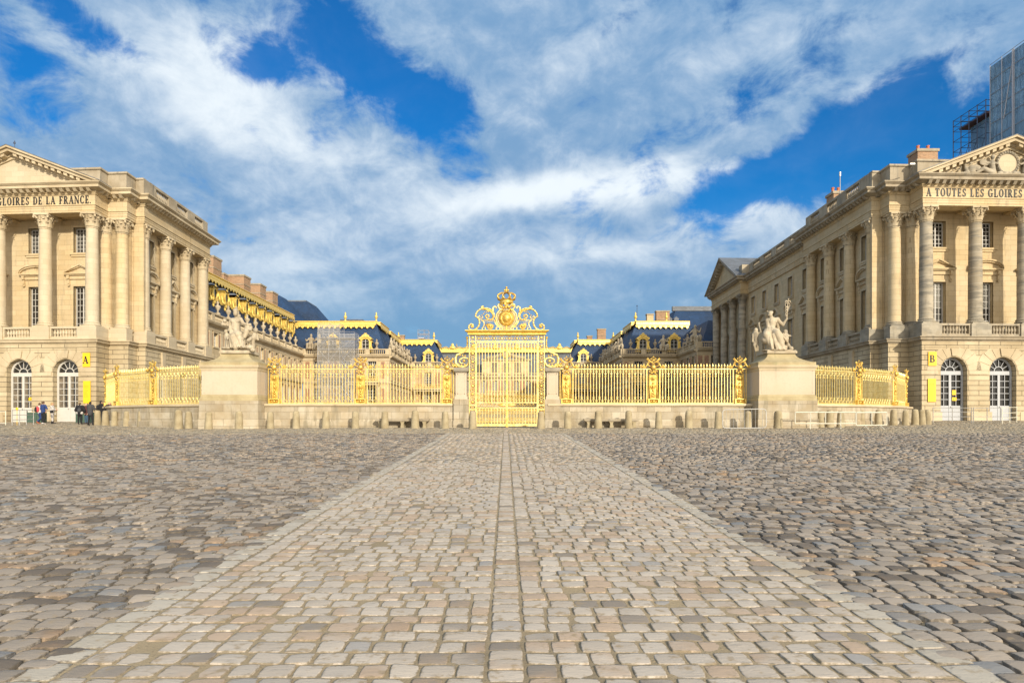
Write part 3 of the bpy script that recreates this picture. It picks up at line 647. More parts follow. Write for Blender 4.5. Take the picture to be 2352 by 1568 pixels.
# ------------------------------------------------------------------ the two side pavilions
def pavilion(sg, ox, oy, ky, label, long_wing):
    x0, y0 = sg * (ox + 3), oy + 3
    root = thing('palace_pavilion', label, 'palace building', (x0, y0, gz(x0, y0)))
    P = Pav(root, ox, oy, sg, .027, ky)
    lft = sg < 0; E = 16.0; ZB = 1.2
    END = 17.8 if lft else 52.6
    pc = 'l' if lft else 'w'
    # ---- ground storey
    g = P.front(-.25); wall(g, -.25, E, ZB, ZS0, [(u - 1.12, u + 1.12, ZB, 5.72 + 1.12, 1) for u in (2.45, 6.6, 10.75)], .6)
    P.put(g, 'ground_storey_wall', RUST)
    g = P.g(); g.sweep([(0, ZB), (0, ZS0)], [(-.25, -.25), (-.25, 1.65), (-2.0, 1.65), (-2.0, 3.15), (-2.75, 3.15)][::-1], cap=False)
    P.put(g, 'ground_storey_wall', RUST)
    g = P.side(-2.75); bs = (6.3, 10.45, 14.6)
    wall(g, 3.15, 17.8, ZB, ZS0, [(b - .75, b + .75, 3.0, 6.35, 0) for b in bs], .5)
    P.put(g, 'ground_storey_wall', RUST)
    sp_ = [(17.8, -2.75)]
    def flip_path(p): return p[::-1]
    plan = [(E, -.25), (-.25, -.25), (-.25, 1.65), (-2.0, 1.65), (-2.0, 3.15), (-2.75, 3.15), (-2.75, 17.8)]
    if not lft: plan += [(-1.85, 17.8), (-1.85, 38.4), (-2.75, 38.4), (-2.75, END)]
    else: plan += [(2, 17.8)]
    plan = flip_path(plan)
    if not lft:
        g = P.side(-1.85); wall(g, 17.8, 38.4, ZB, ZS0, [(b - .75, b + .75, 2.6, 6.3, 0) for b in (19.6, 23.8, 28, 32.2, 36.4)], .5)
        wl = P.side(-2.75); wall(wl, 38.4, END, ZB, ZS0, [(b - 1, b + 1, ZB, 7.0, 1) for b in (41.2, 45.4, 49.6)], .6)
        P.put(g, 'ground_storey_wall', RUST); P.put(wl, 'ground_storey_wall', RUST)
        g = P.g(); g.add([(-2.75, 38.4, ZB), (-1.85, 38.4, ZB), (-1.85, 38.4, ZS0), (-2.75, 38.4, ZS0)], [(0, 1, 2, 3)]); g.add([(-2.75, 17.8, ZB), (-1.85, 17.8, ZB), (-1.85, 17.8, ZS0), (-2.75, 17.8, ZS0)], [(0, 1, 2, 3)])
        P.put(g, 'ground_storey_wall', RUST)
    # arch blocks, keystones, impost bands, frieze strip and plinth of the ground storey
    g = P.front(-.25)
    for u in (2.45, 6.6, 10.75):
        voussoirs(g, u, 5.72, 1.2, 7.55)
    for a, b in ((-.25, 1.1), (3.75, 5.3), (7.9, 9.45), (12.1, E)): g.box(a - (.05 if a > 0 else .05), b, -.01, .05, 5.42, 5.72)
    for u in (.55, 4.75, 8.95): g.box(u - .9, u + .9, -.01, .035, ZB, 2.35)
    g.box(-.3, E, -.01, .04, 7.62, 7.66)
    s_ = P.side(-2.75)
    for b in bs: s_.prism([(b - .25, 6.35), (b + .25, 6.35), (b + .36, ZS0 - .2), (b - .36, ZS0 - .2)], -.02, .16); s_.box(b - .95, b + .95, -.02, .06, 6.35, 6.6); s_.box(b - .95, b - .75, -.02, .06, 3, 6.35); s_.box(b + .75, b + .95, -.02, .06, 3, 6.35); s_.box(b - 1.1, b + 1.1, 0, .03, 2.3, 2.8)
    s_.box(3.15, 17.8, -.01, .06, ZB, 2.45)
    P.put(g, 'arch_surround', TRIM); P.put(s_, 'window_surround', TRIM)
    g = P.g(); g.sweep([(-.05, ZS0 - .08), (.06, ZS0 - .06), (.06, ZS0), (.22, ZS0 + .05), (.24, ZS0 + .22), (.34, ZS0 + .26), (.34, ZS0 + .33), (0, ZS1 + .0), (-2.2, ZS1)], plan)
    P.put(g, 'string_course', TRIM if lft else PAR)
    for u in (2.45, 6.6, 10.75): door_arch(P, lambda: P.front(-.25), u, 1.1, gz(sg * (ox + u), oy) + .02, m_=WHITE if lft else WHITESH)
    for b in bs: window(P, lambda: P.side(-2.75), b, 3.0, 1.45, 3.3, 4, 5, w=-.35)
    # ---- first-floor wall behind the columns
    up = [(b - .72, b + .72, 16.44, 18.68, 0) for b in (2.75, 6.95, 11.15)]; lo = [(b - .72, b + .72, ZR - .4, 13.5, 0) for b in (2.75, 6.95, 11.15)]
    g = P.front(2.45); wall(g, -1.3, E, ZS1 - .3, ZA + .3, up + lo, .4); P.put(g, 'upper_wall', STONE)
    bs2 = (6.25, 10.4, 14.6)
    def side_ops(L, lo_z=ZR + .05): return [(b - .68, b + .68, 16.2, 18.45, 0) for b in L] + [(b - .68, b + .68, lo_z, 13.5, 0) for b in L]
    g = P.side(-1.5); wall(g, 3.4, 17.6, ZS1 - .3, ZA, side_ops(bs2, ZR - .4), .45); P.put(g, 'upper_wall', STONE)
    g = P.g(); g.box(-1.32, 1, 2.45, 3.55, ZS1 - .3, ZA); g.box(-2.42, -1.55, 3.45, 3.75, ZS1 - .3, ZA - .6); g.box(-2.5, -1.2, 3.5, 3.78, ZS1, ZR); P.put(g, 'corner_pier', STONE); g = P.g(); g.box(-1.98, -1.28, 3.48, 3.9, ZS1, ZA - .5); P.put(g, 'corner_pier', STONE)
    if not lft:
        L = (19.6, 23.8, 28, 32.2, 36.4); g = P.side(-1.32); wall(g, 17.3, 38.9, ZS1 - .3, ZA, side_ops(L), .45); P.put(g, 'upper_wall', STONE)
        g = P.side(-1.0); wall(g, 38.7, END - .4, ZS1 - .3, ZA, side_ops((41.2, 45.4, 49.6)), .45); P.put(g, 'upper_wall', STONE)
    fr = lambda: P.front(2.45)
    for i, u in enumerate((2.75, 6.95, 11.15)):
        o = window(P, fr, u, 16.5, 1.34, 2.14, 4, 6); surround(P, fr, o, u, 16.44, 1.44, 2.24, m_=STONE)
        o = window(P, fr, u, ZR - .4, 1.34, 13.48 - ZR + .4, 4, 8); surround(P, fr, o, u, ZR - .4, 1.44, 13.5 - ZR + .4, sill=False, m_=STONE)
        pediment_win(P, fr, o, u, 14.55, 2.75, i % 2 == 1, m_=STONE)
        if not lft:                                           # blinds drawn down behind the upper panes
            bb = fr(); bb.box(u - .6, u + .6, -.345, -.335, 11.3, 13.4); bb.obj('blind', BLIND, o)
    def side_windows(A, L, k0, z0=ZR - .4):
        f = lambda: P.side(A)
        for i, b in enumerate(L):
            o = window(P, f, b, 16.25, 1.3, 2.15, 4, 6, w=-.33); surround(P, f, o, b, 16.2, 1.36, 2.25, t=.2)
            o = window(P, f, b, z0, 1.3, 13.46 - z0, 4, 8, w=-.33); surround(P, f, o, b, z0, 1.36, 13.5 - z0, sill=False, t=.2)
            pediment_win(P, f, o, b, 14.5, 2.3, (i + k0) % 2 == 0, h=.95)
    side_windows(-1.5, bs2, 0)
    if not lft: side_windows(-1.32, L, 1, ZR + .1); side_windows(-1.0, (41.2, 45.4, 49.6), 1)
    # ---- columns and their pedestals
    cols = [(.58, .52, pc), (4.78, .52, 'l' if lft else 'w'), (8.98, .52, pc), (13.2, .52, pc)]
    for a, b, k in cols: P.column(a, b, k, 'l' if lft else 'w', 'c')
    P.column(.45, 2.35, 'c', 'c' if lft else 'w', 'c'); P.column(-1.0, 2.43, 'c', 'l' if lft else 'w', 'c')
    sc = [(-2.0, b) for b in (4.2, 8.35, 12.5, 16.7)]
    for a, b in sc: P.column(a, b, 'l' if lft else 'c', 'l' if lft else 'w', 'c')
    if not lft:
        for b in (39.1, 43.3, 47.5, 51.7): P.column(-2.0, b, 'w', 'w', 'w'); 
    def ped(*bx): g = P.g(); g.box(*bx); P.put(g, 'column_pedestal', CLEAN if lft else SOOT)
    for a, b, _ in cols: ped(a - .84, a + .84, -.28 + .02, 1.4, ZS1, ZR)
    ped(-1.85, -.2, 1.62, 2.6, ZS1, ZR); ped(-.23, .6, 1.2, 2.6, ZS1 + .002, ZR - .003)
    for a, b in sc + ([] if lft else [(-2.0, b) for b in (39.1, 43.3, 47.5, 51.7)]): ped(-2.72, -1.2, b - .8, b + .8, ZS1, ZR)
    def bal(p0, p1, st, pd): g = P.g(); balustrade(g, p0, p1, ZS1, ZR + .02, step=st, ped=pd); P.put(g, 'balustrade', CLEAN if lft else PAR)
    for i in range(3): bal((cols[i][0] + .84, .05), (cols[i + 1][0] - .84, .05), .255, [(0, .12), (2.4, 2.52)])
    for (a, b), (a2, b2) in zip(sc[:-1], sc[1:]): bal((-2.42, b + .8), (-2.42, b2 - .8), .27, [(0, .12), (2.4, 2.55)])
    # ---- entablature
    plan2 = [(E, 0), (0, 0), (0, 1.9), (-1.75, 1.9), (-1.75, 3.4), (-2.5, 3.4), (-2.5, 17.5)]
    if not lft: plan2 += [(-1.5, 17.5), (-1.5, 38.3), (-2.5, 38.3), (-2.5, END)]
    else: plan2 += [(3, 17.5)]
    pl = plan2[::-1]
    g = P.g(); g.sweep([(-1.2, ZC1), (0, ZC1), (0, ZC1 + .18), (.03, ZC1 + .19), (.03, ZC1 + .38), (.06, ZC1 + .39), (.06, ZC1 + .52), (.13, ZC1 + .57), (.13, ZA), (.0, ZA + .01), (.0, ZF - .08), (.08, ZF - .02), (.08, ZF + .04), (.17, ZF + .12), (.17, ZK0 + .05)], pl)
    P.put(g, 'entablature', STONE)
    g = P.g(); g.sweep([(0, ZK0 + .02), (.72, ZK0 + .2), (.72, ZK0 + .42), (.78, ZK0 + .44), (.92, ZK1 - .08), (.92, ZK1), (-1.6, ZK1 + .02)], pl)
    blocks_along(g, pl, .1, .66, .27, ZK0 - .06, ZK0 + .19, .60)
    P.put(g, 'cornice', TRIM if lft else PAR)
    g = P.g(); g.box(0.02, E, .0, 2.5, ZA - .4, ZA - .1); P.put(g, 'portico_ceiling', STONE)
    for a, b, _ in cols:                                      # beams from column to wall
        g = P.g(); g.box(a - .4, a + .4, .9, 2.45, ZC1 + .02, ZA); P.put(g, 'ceiling_beam', STONE)
    # ---- pediment over the portico
    M, AZ = 7.25, 24.75; Lq = -.92
    g = P.front(0)
    g.add([(0, -.02, ZK1), (2 * M, -.02, ZK1), (M, -.02, AZ - .5)], [(0, 1, 2)])
    P.put(g, 'tympanum', CLEAN if lft else TRIM)
    g = P.front(0); sl_ = (AZ - ZK1) / (M - Lq)
    for sg2 in (1, -1):
        e0, e1 = (Lq, M) if sg2 == 1 else (2 * M - Lq, M)
        for o0, o1, w1 in ((0, .16, .96), (.16, .42, .78), (.42, .62, .26), (.62, .85, .12)):
            g.prism([(e0 + sg2 * o0 / sl_ * .0, ZK1 - .0 + (0 if o0 == 0 else -.0) + .02), (e1, AZ - o0), (e1, AZ - o1), (e0 + sg2 * (o1 / sl_), ZK1 + .015)] if o0 == 0 else
                    [(e0 + sg2 * (o0 / sl_), ZK1 + .015), (e1, AZ - o0), (e1, AZ - o1), (e0 + sg2 * (o1 / sl_), ZK1 + .015)], -.05, w1)
        n = 14
        for i in range(1, n):
            u = e0 + (e1 - e0) * (i + .6) / (n + .6); zt = ZK1 + (u - e0) * sg2 * sl_ - .42
            if zt - .25 > ZK1: g.prism([(u - .16, zt - sg2 * .16 * sl_), (u + .16, zt + sg2 * .16 * sl_), (u + .16, zt + sg2 * .16 * sl_ - .24), (u - .16, zt - sg2 * .16 * sl_ - .24)], 0, .68)
    P.put(g, 'raking_cornice', TRIM)
    g = P.front(0); g.prism([(Lq + .3, ZK1 + .03), (M, AZ - .25), (2 * M - Lq - .3, ZK1 + .03)], -9, -.08)
    for e0 in (Lq, 2 * M - Lq): g.prism([(e0, ZK1 + .03), (M, AZ + .06), (M, AZ + .003), (e0, ZK1 - .02)], -9, .98)
    g = g; P.put(g, 'pediment_roof', LEAD)
    if not lft: relief(P, M)
    # ---- parapet
    pp = [(6, 1.0), (.15, 1.0), (.15, 2.15), (-1.55, 2.15), (-1.55, 3.7), (-2.3, 3.7)]
    g = P.g(); g.sweep([(-.5, 23.4), (.1, 23.38), (.12, 23.22), (0, 23.15), (0, 21.95), (.08, 21.9), (.08, ZK1)], pp[::-1])
    P.put(g, 'parapet', PAR)
    g = P.g(); g.sweep([(-.4, 22.0), (.12, 22.0), (.12, ZK1)], [(-2.3, 17.3), (-2.3, 3.7)]); g.box(-2.32, -1.9, 3.65, 4.9, 21.9, 23.35)
    balustrade(g, (-2.12, 17.3), (-2.12, 4.8), 21.95, 23.38, ped=[(0, 1.2), (3.2, 4.9), (7.2, 8.9), (11.4, 12.5)], step=.30, half_w=.17, n=6)
    P.put(g, 'roof_balustrade', PAR)
    if not lft:
        g = P.g(); g.box(-2.3, -1.0, 17.0, 17.35, ZK1, 23.35)
        balustrade(g, (-1.12, 38.3), (-1.12, 17.3), 21.95, 23.35, ped=[(k * 4.2, k * 4.2 + 1.5) for k in range(6)], step=.30, half_w=.17, n=6)
        P.put(g, 'roof_balustrade', PAR)
        g = P.g(); g.box(-2.3, 3, 38.3, 39.6, ZK1, 23.3); P.put(g, 'parapet', PAR)
        # far temple front facing the court
        g = P.side(-2.5); c0, c1 = 38.3 - .9, END + .9; mid = (c0 + c1) / 2; top = 25.9; s2 = (top - ZK1) / (mid - c0)
        for k, e0 in ((1, c0), (-1, c1)):
            for o0, o1, w1 in ((0, .2, .96), (.2, .45, .8), (.45, .75, .2)):
                g.prism([(e0 + k * o0 / s2, ZK1 + .015), (mid, top - o0), (mid, top - o1), (e0 + k * o1 / s2, ZK1 + .015)], -.05, w1)
            for i in range(1, 13):
                u = e0 + (mid - e0) * (i + .6) / 13.6; zt = ZK1 + (u - e0) * k * s2 - .45
                if zt - .3 > ZK1: g.prism([(u - .15, zt - k * .15 * s2), (u + .15, zt + k * .15 * s2), (u + .15, zt + k * .15 * s2 - .28), (u - .15, zt - k * .15 * s2 - .28)], 0, .7)
        P.put(g, 'raking_cornice', PAR)
        g = P.side(-2.5); g.add([(c0, 0, ZK1), (c1, 0, ZK1), (mid, 0, top - .5)], [(0, 1, 2)]); P.put(g, 'tympanum', STONE)
        g = P.side(-2.5); g.prism([(c0 + .3, ZK1 + .03), (mid, top - .25), (c1 - .3, ZK1 + .03)], -8, -.08)
        for e0 in (c0, c1): g.prism([(e0, ZK1 + .03), (mid, top + .07), (mid, top + .003), (e0, ZK1 - .02)], -8, .98)
        g = g; P.put(g, 'pediment_roof', LEAD)
        g = P.g(); g.box(-2.3, -1.0, END - .5, END, ZS1, ZC1); g.box(-1.2, 12, END - .6, END - .1, ZB, ZK1); P.put(g, 'rear_wall', STONE)
    else:
        g = P.g(); g.box(-2.3, 14, 17.2, 17.5, ZB, ZC1 + .1); P.put(g, 'rear_wall', STONE)
    g = P.g(); g.box(E - .3, E - .01, -.1, 17, ZB, ZK1 - .01); P.put(g, 'end_wall', STONE)
    g = P.g(); g.box(-.6, E, 3.2, (17 if lft else END - .7), ZK1 + .02, ZK1 + .5); P.put(g, 'flat_roof', LEAD)
    return P
def relief(P, M):
    """carved medallion with reclining figures in the gable"""
    g = P.front(0); c = (M - .15, 22.75)
    g.tube([(c[0] + .88 * math.cos(t), .07, c[1] + .88 * math.sin(t)) for t in [i * math.pi / 12 for i in range(24)]], .14, 6, True)
    for i in range(26): t = i * 2 * math.pi / 26; g.ball((c[0] + .90 * math.cos(t), .18, c[1] + .90 * math.sin(t)), (.1, .08, .1), 6, 4)
    P.put(g, 'medallion_wreath', WEATH)
    g = P.front(0); g.prism([(c[0] + .78 * math.cos(i * math.pi / 14), c[1] + .78 * math.sin(i * math.pi / 14)) for i in range(28)], -.02, .1); P.put(g, 'medallion', CLEAN)
    pr = []
    for k in (-1, 1):
        X = lambda d: c[0] + k * d
        pr += [cap((X(1.35), .2, 22.0), (X(1.45), .25, 22.75), .24, .2), ell((X(1.42), .3, 23.15), (.17, .16, .2)), cap((X(1.4), .2, 22.8), (X(.95), .3, 22.6), .1, .07),
               cap((X(1.4), .2, 21.9), (X(2.2), .3, 22.2), .24, .18), cap((X(2.2), .3, 22.2), (X(2.75), .2, 21.85), .17, .1), cap((X(1.5), .2, 22.7), (X(2.0), .25, 22.7), .1, .08),
               ell((X(2.15), .2, 22.75), (.35, .12, .28)), ell((X(3.1), .2, 22.15), (.33, .2, .4)), cap((X(3.5), .2, 21.85), (X(3.7), .2, 22.35), .17, .12), ell((X(3.75), .25, 22.5), (.13, .13, .15)),
               cap((X(3.6), .2, 21.8), (X(4.5), .2, 21.8), .16, .09), cap((X(4.6), .15, 21.75), (X(5.3), .1, 21.75), .1, .05), ell((X(2.6), .15, 22.3), (.3, .12, .25))]
    pr += [ell((c[0] + .25 * i, .2, 21.85), (.25, .2, .2)) for i in (-3, -1, 0, 2, 3)]
    rr = random.Random(8)
    for k in (-1, 1):                                         # drapery, foliage and trophies between the figures
        for i in range(34):
            d = rr.uniform(1.1, 5.2); zt = ZK1 + .1 + (7.2 - d) * .36 * rr.random(); a = rr.uniform(0, 3.1)
            p0_ = Vector((c[0] + k * d, .12, min(zt, ZK1 + 2.2))); pr.append(cap(p0_, p0_ + Vector((math.cos(a), 0.15, math.sin(a) * .7)) * rr.uniform(.15, .4), rr.uniform(.06, .12), .04))
    o = organic('gable_relief', pr, .035, WEATH, P.root, lambda a, b, c_: P.T(a, -b, c_))
# ------------------------------------------------------------------ sculpted, one-skin bodies
def cap(a, b, r0, r1=None): return ('c', Vector(a), Vector(b), r0, r0 if r1 is None else r1)
def ell(c, r, rot=None): return ('e', Vector(c), Vector(r), rot)
def organic_mesh(name, prims, voxel, mt, T=None, smooth=2, fat=1.0):
    g = G(T)
    for p in prims:
        if p[0] == 'e':
            q = G(); q.ball((0, 0, 0), tuple(p[2]), 12, 8); M_ = p[3].to_matrix() if p[3] else Matrix.Identity(3)
            g.add([tuple(M_ @ Vector(v) + p[1]) for v in q.v], q.f)
        else:
            a, b, r0, r1 = p[1:]; d = (b - a); L = max(d.length, 1e-4); qm = d.to_track_quat('Z', 'Y').to_matrix(); q = G()
            r0 *= fat; r1 *= fat
            pf = [(0.001, -r0)] + [(r0 * math.cos(t), r0 * math.sin(t)) for t in (-1.0, -.5, 0)] + [(r1 * math.cos(t), L + r1 * math.sin(t)) for t in (0, .5, 1.0)] + [(0.001, L + r1)]
            q.lathe(pf, n=12); g.add([tuple(qm @ Vector(v) + a) for v in q.v], q.f)
    me = g.mesh(name + '_src', None); o = bpy.data.objects.new(name + '_src', me); COL.objects.link(o)
    m_ = o.modifiers.new('r', 'REMESH'); m_.mode = 'VOXEL'; m_.voxel_size = voxel
    if smooth: s_ = o.modifiers.new('s', 'SMOOTH'); s_.iterations = smooth; s_.factor = .5
    dg = bpy.context.evaluated_depsgraph_get(); out = bpy.data.meshes.new_from_object(o.evaluated_get(dg))
    bpy.data.objects.remove(o); bpy.data.meshes.remove(me); out.name = name
    out.polygons.foreach_set('use_smooth', [True] * len(out.polygons)); out.materials.clear(); out.materials.append(mt); out.update()
    return out
def organic(name, prims, voxel, mt, parent=None, T=None, smooth=2, fat=1.0, **k):
    o = link(name, organic_mesh(name, prims, voxel, mt, T, smooth, fat), parent, **k)
    if parent is not None and parent.parent is None and parent.type == 'EMPTY' and T is not None: o.matrix_parent_inverse = Matrix.Translation(parent.location).inverted()
    return o
PR = pavilion(1, 34.1, 54.5, .045, 'pale stone palace pavilion on the right with weathered columned portico and carved gable', True)
PL = pavilion(-1, 34.7, 56.3, .075, 'clean pale stone palace pavilion on the left with columned portico and plain gable', False)
# inscriptions on the frieze (cut letters filled black), each a part of its building
for P, a0, a1 in ((PR, .28, 14.0), (PL, .28, 14.0)):
    g = P.front(0); lettering(g, 'A TOUTES LES GLOIRES DE LA FRANCE.', a0, a1, 19.98, .66, -.01, .03, flip=P.sg < 0)
    P.put(g, 'inscription', INK)
# ------------------------------------------------------------------ golden railings
YG = 41.3; MP = YG / FPX
ZW = 2.70                                                    # top of the low wall
def gzz(z): return z
def curl(g, pts, r, n=5, y=0.0): g.tube([(a, y, b) for a, b in pts], r, n)
def spiral(cx, cz, r0, turns, a0, sg=1, r1=.15, n=9):
    return [(cx + sg * (r0 * (1 - (1 - r1) * i / (n * turns))) * math.cos(a0 + 2 * math.pi * i / n), cz + (r0 * (1 - (1 - r1) * i / (n * turns))) * math.sin(a0 + 2 * math.pi * i / n)) for i in range(int(n * turns) + 1)]
def fence_panel_mesh(L, nb=25, lod=0):
    g = G(); H = 2.2; st = L / nb
    g.box(0, L, -.03, .03, 0, .055); g.box(0, L, -.028, .028, H - .05, H)
    for i in range(nb + 1):
        x_ = min(max(i * st, .02), L - .02)
        g.box(x_ - .016, x_ + .016, -.016, .016, .05, H - .05)
        if i % 2 == 0:                                        # spearhead
            g.lathe([(.03, H), (.035, H + .03), (.018, H + .06), (.022, H + .09), (.055, H + .14), (.03, H + .24), (.001, H + .34)], x_, 0, 6)
        elif 0 < i < nb:                                      # lily finial and paired scrolls
            g.lathe([(.02, H), (.05, H + .05), (.03, H + .08)], x_, 0, 6)
            g.ball((x_, 0, H + .19), (.03, .025, .08), 6, 4)
            for s_ in (-1, 1):
                g.tube([(x_ + s_ * .01, 0, H + .09), (x_ + s_ * .05, 0, H + .15), (x_ + s_ * .075, 0, H + .11)], [.02, .02, .008], 4)
                g.tube([(x_, 0, H - .48), (x_ + s_ * .03, 0, H - .36), (x_ + s_ * .12, 0, H - .24), (x_ + s_ * .15, 0, H - .13), (x_ + s_ * .10, 0, H - .09), (x_ + s_ * .06, 0, H - .14), (x_ + s_ * .09, 0, H - .18)], .0165, 4)
                g.tube([(x_, 0, H - .50), (x_ + s_ * .07, 0, H - .44), (x_ + s_ * .055, 0, H - .53)], .016, 4)
                g.tube([(x_, 0, .44), (x_ + s_ * .02, 0, .33), (x_ + s_ * .11, 0, .22), (x_ + s_ * .15, 0, .12), (x_ + s_ * .09, 0, .07), (x_ + s_ * .06, 0, .12)], .0165, 4)
                g.tube([(x_, 0, .40), (x_ + s_ * .075, 0, .46), (x_ + s_ * .05, 0, .38)], .016, 4)
            g.ball((x_, 0, .33), (.045, .03, .06), 6, 4); g.ball((x_, 0, H - .36), (.05, .03, .07), 6, 4)
    return g
def crown_geo(g, cx, cz, s, cy=0.0):
    """closed royal crown; s is the half width"""
    k = s
    g.lathe([(.60 * k, 0), (.66 * k, .03 * k), (.66 * k, .12 * k), (.60 * k, .15 * k), (.70 * k, .30 * k), (.76 * k, .36 * k)], cx, cy, 20, cz)
    for i in range(8):
        a = math.pi / 8 + i * math.pi / 4; c, q = math.cos(a), math.sin(a)
        g.ball((cx + .82 * k * c, cy + .82 * k * q, cz + .50 * k), (.11 * k, .11 * k, .16 * k), 6, 4)
        for t in (-.16, .16): g.ball((cx + .80 * k * math.cos(a + t), cy + .80 * k * math.sin(a + t), cz + .42 * k), .07 * k, 6, 4)
        g.tube([(cx + .78 * k * c, cy + .78 * k * q, cz + .36 * k), (cx + .93 * k * c, cy + .93 * k * q, cz + .62 * k), (cx + .88 * k * c, cy + .88 * k * q, cz + .82 * k), (cx + .55 * k * c, cy + .55 * k * q, cz + 1.0 * k), (cx + .12 * k * c, cy + .12 * k * q, cz + 1.05 * k)], .055 * k, 5)
    g.lathe([(.12 * k, 1.0 * k), (.08 * k, 1.1 * k), (.13 * k, 1.16 * k)], cx, cy, 8, cz)
    for a, b in ((0, 1.34), (-.17, 1.28), (.17, 1.28), (0, 1.24)): g.ball((cx + a * k, cy, cz + b * k), .11 * k, 7, 5)
    g.ball((cx, cy, cz + 1.53 * k), .12 * k, 7, 5)
def post_meshes():
    q = .00257
    f = G()                                                   # frame
    f.box(-.34, .34, -.17, .17, 0, .05); f.box(-.34, .34, -.17, .17, .27, .32); f.box(-.34, -.27, -.16, .16, .05, .27); f.box(.27, .34, -.16, .16, .05, .27); f.box(-.27, .27, .05, .1, .05, .27)
    for s_ in (-1, 1):
        f.tube([(s_ * .29, 0, .32), (s_ * .24, 0, 1.85)], .028, 4); f.tube([(s_ * .17, 0, .32), (s_ * .25, 0, 1.8)], .02, 4)
        f.box(s_ * .395 - .02, s_ * .395 + .02, -.02, .02, 0, 2.2); f.tube([(s_ * .24, 0, 1.84), (s_ * .1, 0, 1.9)], .03, 4)
    f.box(-.41, .41, -.03, .03, 2.15, 2.2)
    f.prism([(-.15, .32), (.15, .32), (.23, 1.8), (-.23, 1.8)], .03, .05)
    o = G()                                                   # ornament
    for i in range(20): a = i * math.pi / 10; o.tube([(0, -.04, 1.6), (.21 * math.cos(a), -.04, 1.6 + .21 * math.sin(a))], [.02, .006], 4)
    o.ball((0, -.07, 1.6), (.085, .06, .095), 8, 6)
    for s_ in (-1, 1):
        curl(o, [(s_ * a, b) for a, b in ((0, .86), (.12, 1.0), (.15, 1.13), (.1, 1.2), (.03, 1.15), (.05, 1.09))], .02, 5, -.03)
        curl(o, [(s_ * a, b) for a, b in ((0, .80), (.08, .72), (.05, .62), (.1, .52), (.06, .44), (.1, .38))], .025, 5, -.03)
        curl(o, [(s_ * a, b) for a, b in spiral(.17, 2.04, .09, 1.2, -1.5)], .025, 5, -.04)
        curl(o, [(s_ * a, b) for a, b in ((.05, 2.3), (.28, 2.36), (.4, 2.5), (.34, 2.58), (.27, 2.5))], .028, 5, -.03)
        o.tube([(s_ * .28, -.03, 2.46), (s_ * .4, -.03, 2.42), (s_ * .5, -.03, 2.25), (s_ * .56, -.03, 2.24)], [.04, .05, .05, .03], 5)
        for i in range(7): a = i * 2 * math.pi / 7; o.ball((s_ * .62 + .07 * math.cos(a), -.04, 2.32 + .07 * math.sin(a)), .05, 6, 4)
        o.ball((s_ * .62, -.08, 2.32), .05, 6, 4)
        o.tube([(-s_ * .1, -.04, 2.42), (s_ * .05, -.04, 2.56), (s_ * .24, -.04, 2.68), (s_ * .36, -.04, 2.84), (s_ * .34, -.04, 2.9)], [.02, .025, .045, .035, .01], 5)
        for t in (.25, .45, .65, .85): o.ball((s_ * (.1 + .3 * t), -.03, 2.52 + .34 * t), (.05, .03, .045), 6, 4); o.ball((s_ * (.2 + .24 * t), -.03, 2.5 + .34 * t), (.04, .03, .04), 6, 4)
        o.tube([(s_ * .06, -.04, 2.42), (s_ * .1, -.04, 2.55), (-s_ * .02, -.04, 2.7)], .016, 4)
    o.ball((0, -.1, 2.27), (.16, .11, .17), 8, 6); o.ball((0, -.08, 2.0), (.1, .07, .1), 8, 5); o.ball((0, -.07, 1.06), (.07, .05, .09), 8, 5)
    for z_ in (.5, .66, .82, 1.3): o.ball((0, -.05, z_), (.07, .05, .06), 8, 5)
    o.ball((0, -.1, .16), (.1, .07, .08), 8, 5)
    for s_ in (-1, 1): o.ball((s_ * .15, -.1, .16), (.07, .04, .04), 6, 4); o.ball((s_ * .1, -.05, 1.92), (.06, .05, .08), 6, 4)
    c = G(); crown_geo(c, 0, 2.68, .19, -.02)
    return f.mesh('post_frame', GOLD), o.mesh('scrollwork', GOLDD, True), c.mesh('crown', GOLDD, True)
POSTM = post_meshes()
def fence_post(parent, x_, y_, z_, rz, origin):
    inv = Matrix.Translation(origin).inverted()
    p = link('fence_post', POSTM[0], parent, (x_, y_, z_), rz); p.matrix_parent_inverse = inv
    link('scrollwork', POSTM[1], p); link('crown', POSTM[2], p)
PANELS = {}
def fence_run(label, pts, posts, z_=ZW, nb=25, end_post=()):
    root = thing('gilded_fence', label, 'fence', (pts[0][0], pts[0][1], z_), 0, 'gilded railings on the low stone wall')
    inv = Matrix.Translation(root.location).inverted()
    for (a, b), (c, d) in zip(pts[:-1], pts[1:]):
        L = math.hypot(c - a, d - b); dx, dy = (c - a) / L, (d - b) / L
        i0, i1 = .40, .40
        key = round(L - .8, 2)
        if key not in PANELS: PANELS[key] = fence_panel_mesh(L - .8, nb if L > 5 else max(3, int((L - .8) / .19) | 1)).mesh('fence_panel', GOLDP)
        o = link('fence_panel', PANELS[key], root, (a + dx * .4, b + dy * .4, z_), math.atan2(dy, dx)); o.matrix_parent_inverse = inv
    for x_, y_, rz in posts: fence_post(root, x_, y_, z_, rz, root.location)
    return root
cx = lambda px: (px - CX) * MP
yF = YG + .3
pl_ = [cx(627), cx(826), cx(1026)]; pr_ = [cx(1302), cx(1503), cx(1703)]
fence_run('golden railing run between the left statue pedestal and the gate', [(a, yF) for a in pl_], [(a, yF, 0) for a in pl_])
fence_run('golden railing run between the gate and the right statue pedestal', [(a, yF) for a in pr_], [(a, yF, 0) for a in pr_])
WINGP = [(19.0, 42.1), (23.5, 44.4), (27.7, 47.5), (31.1, 51.8)]
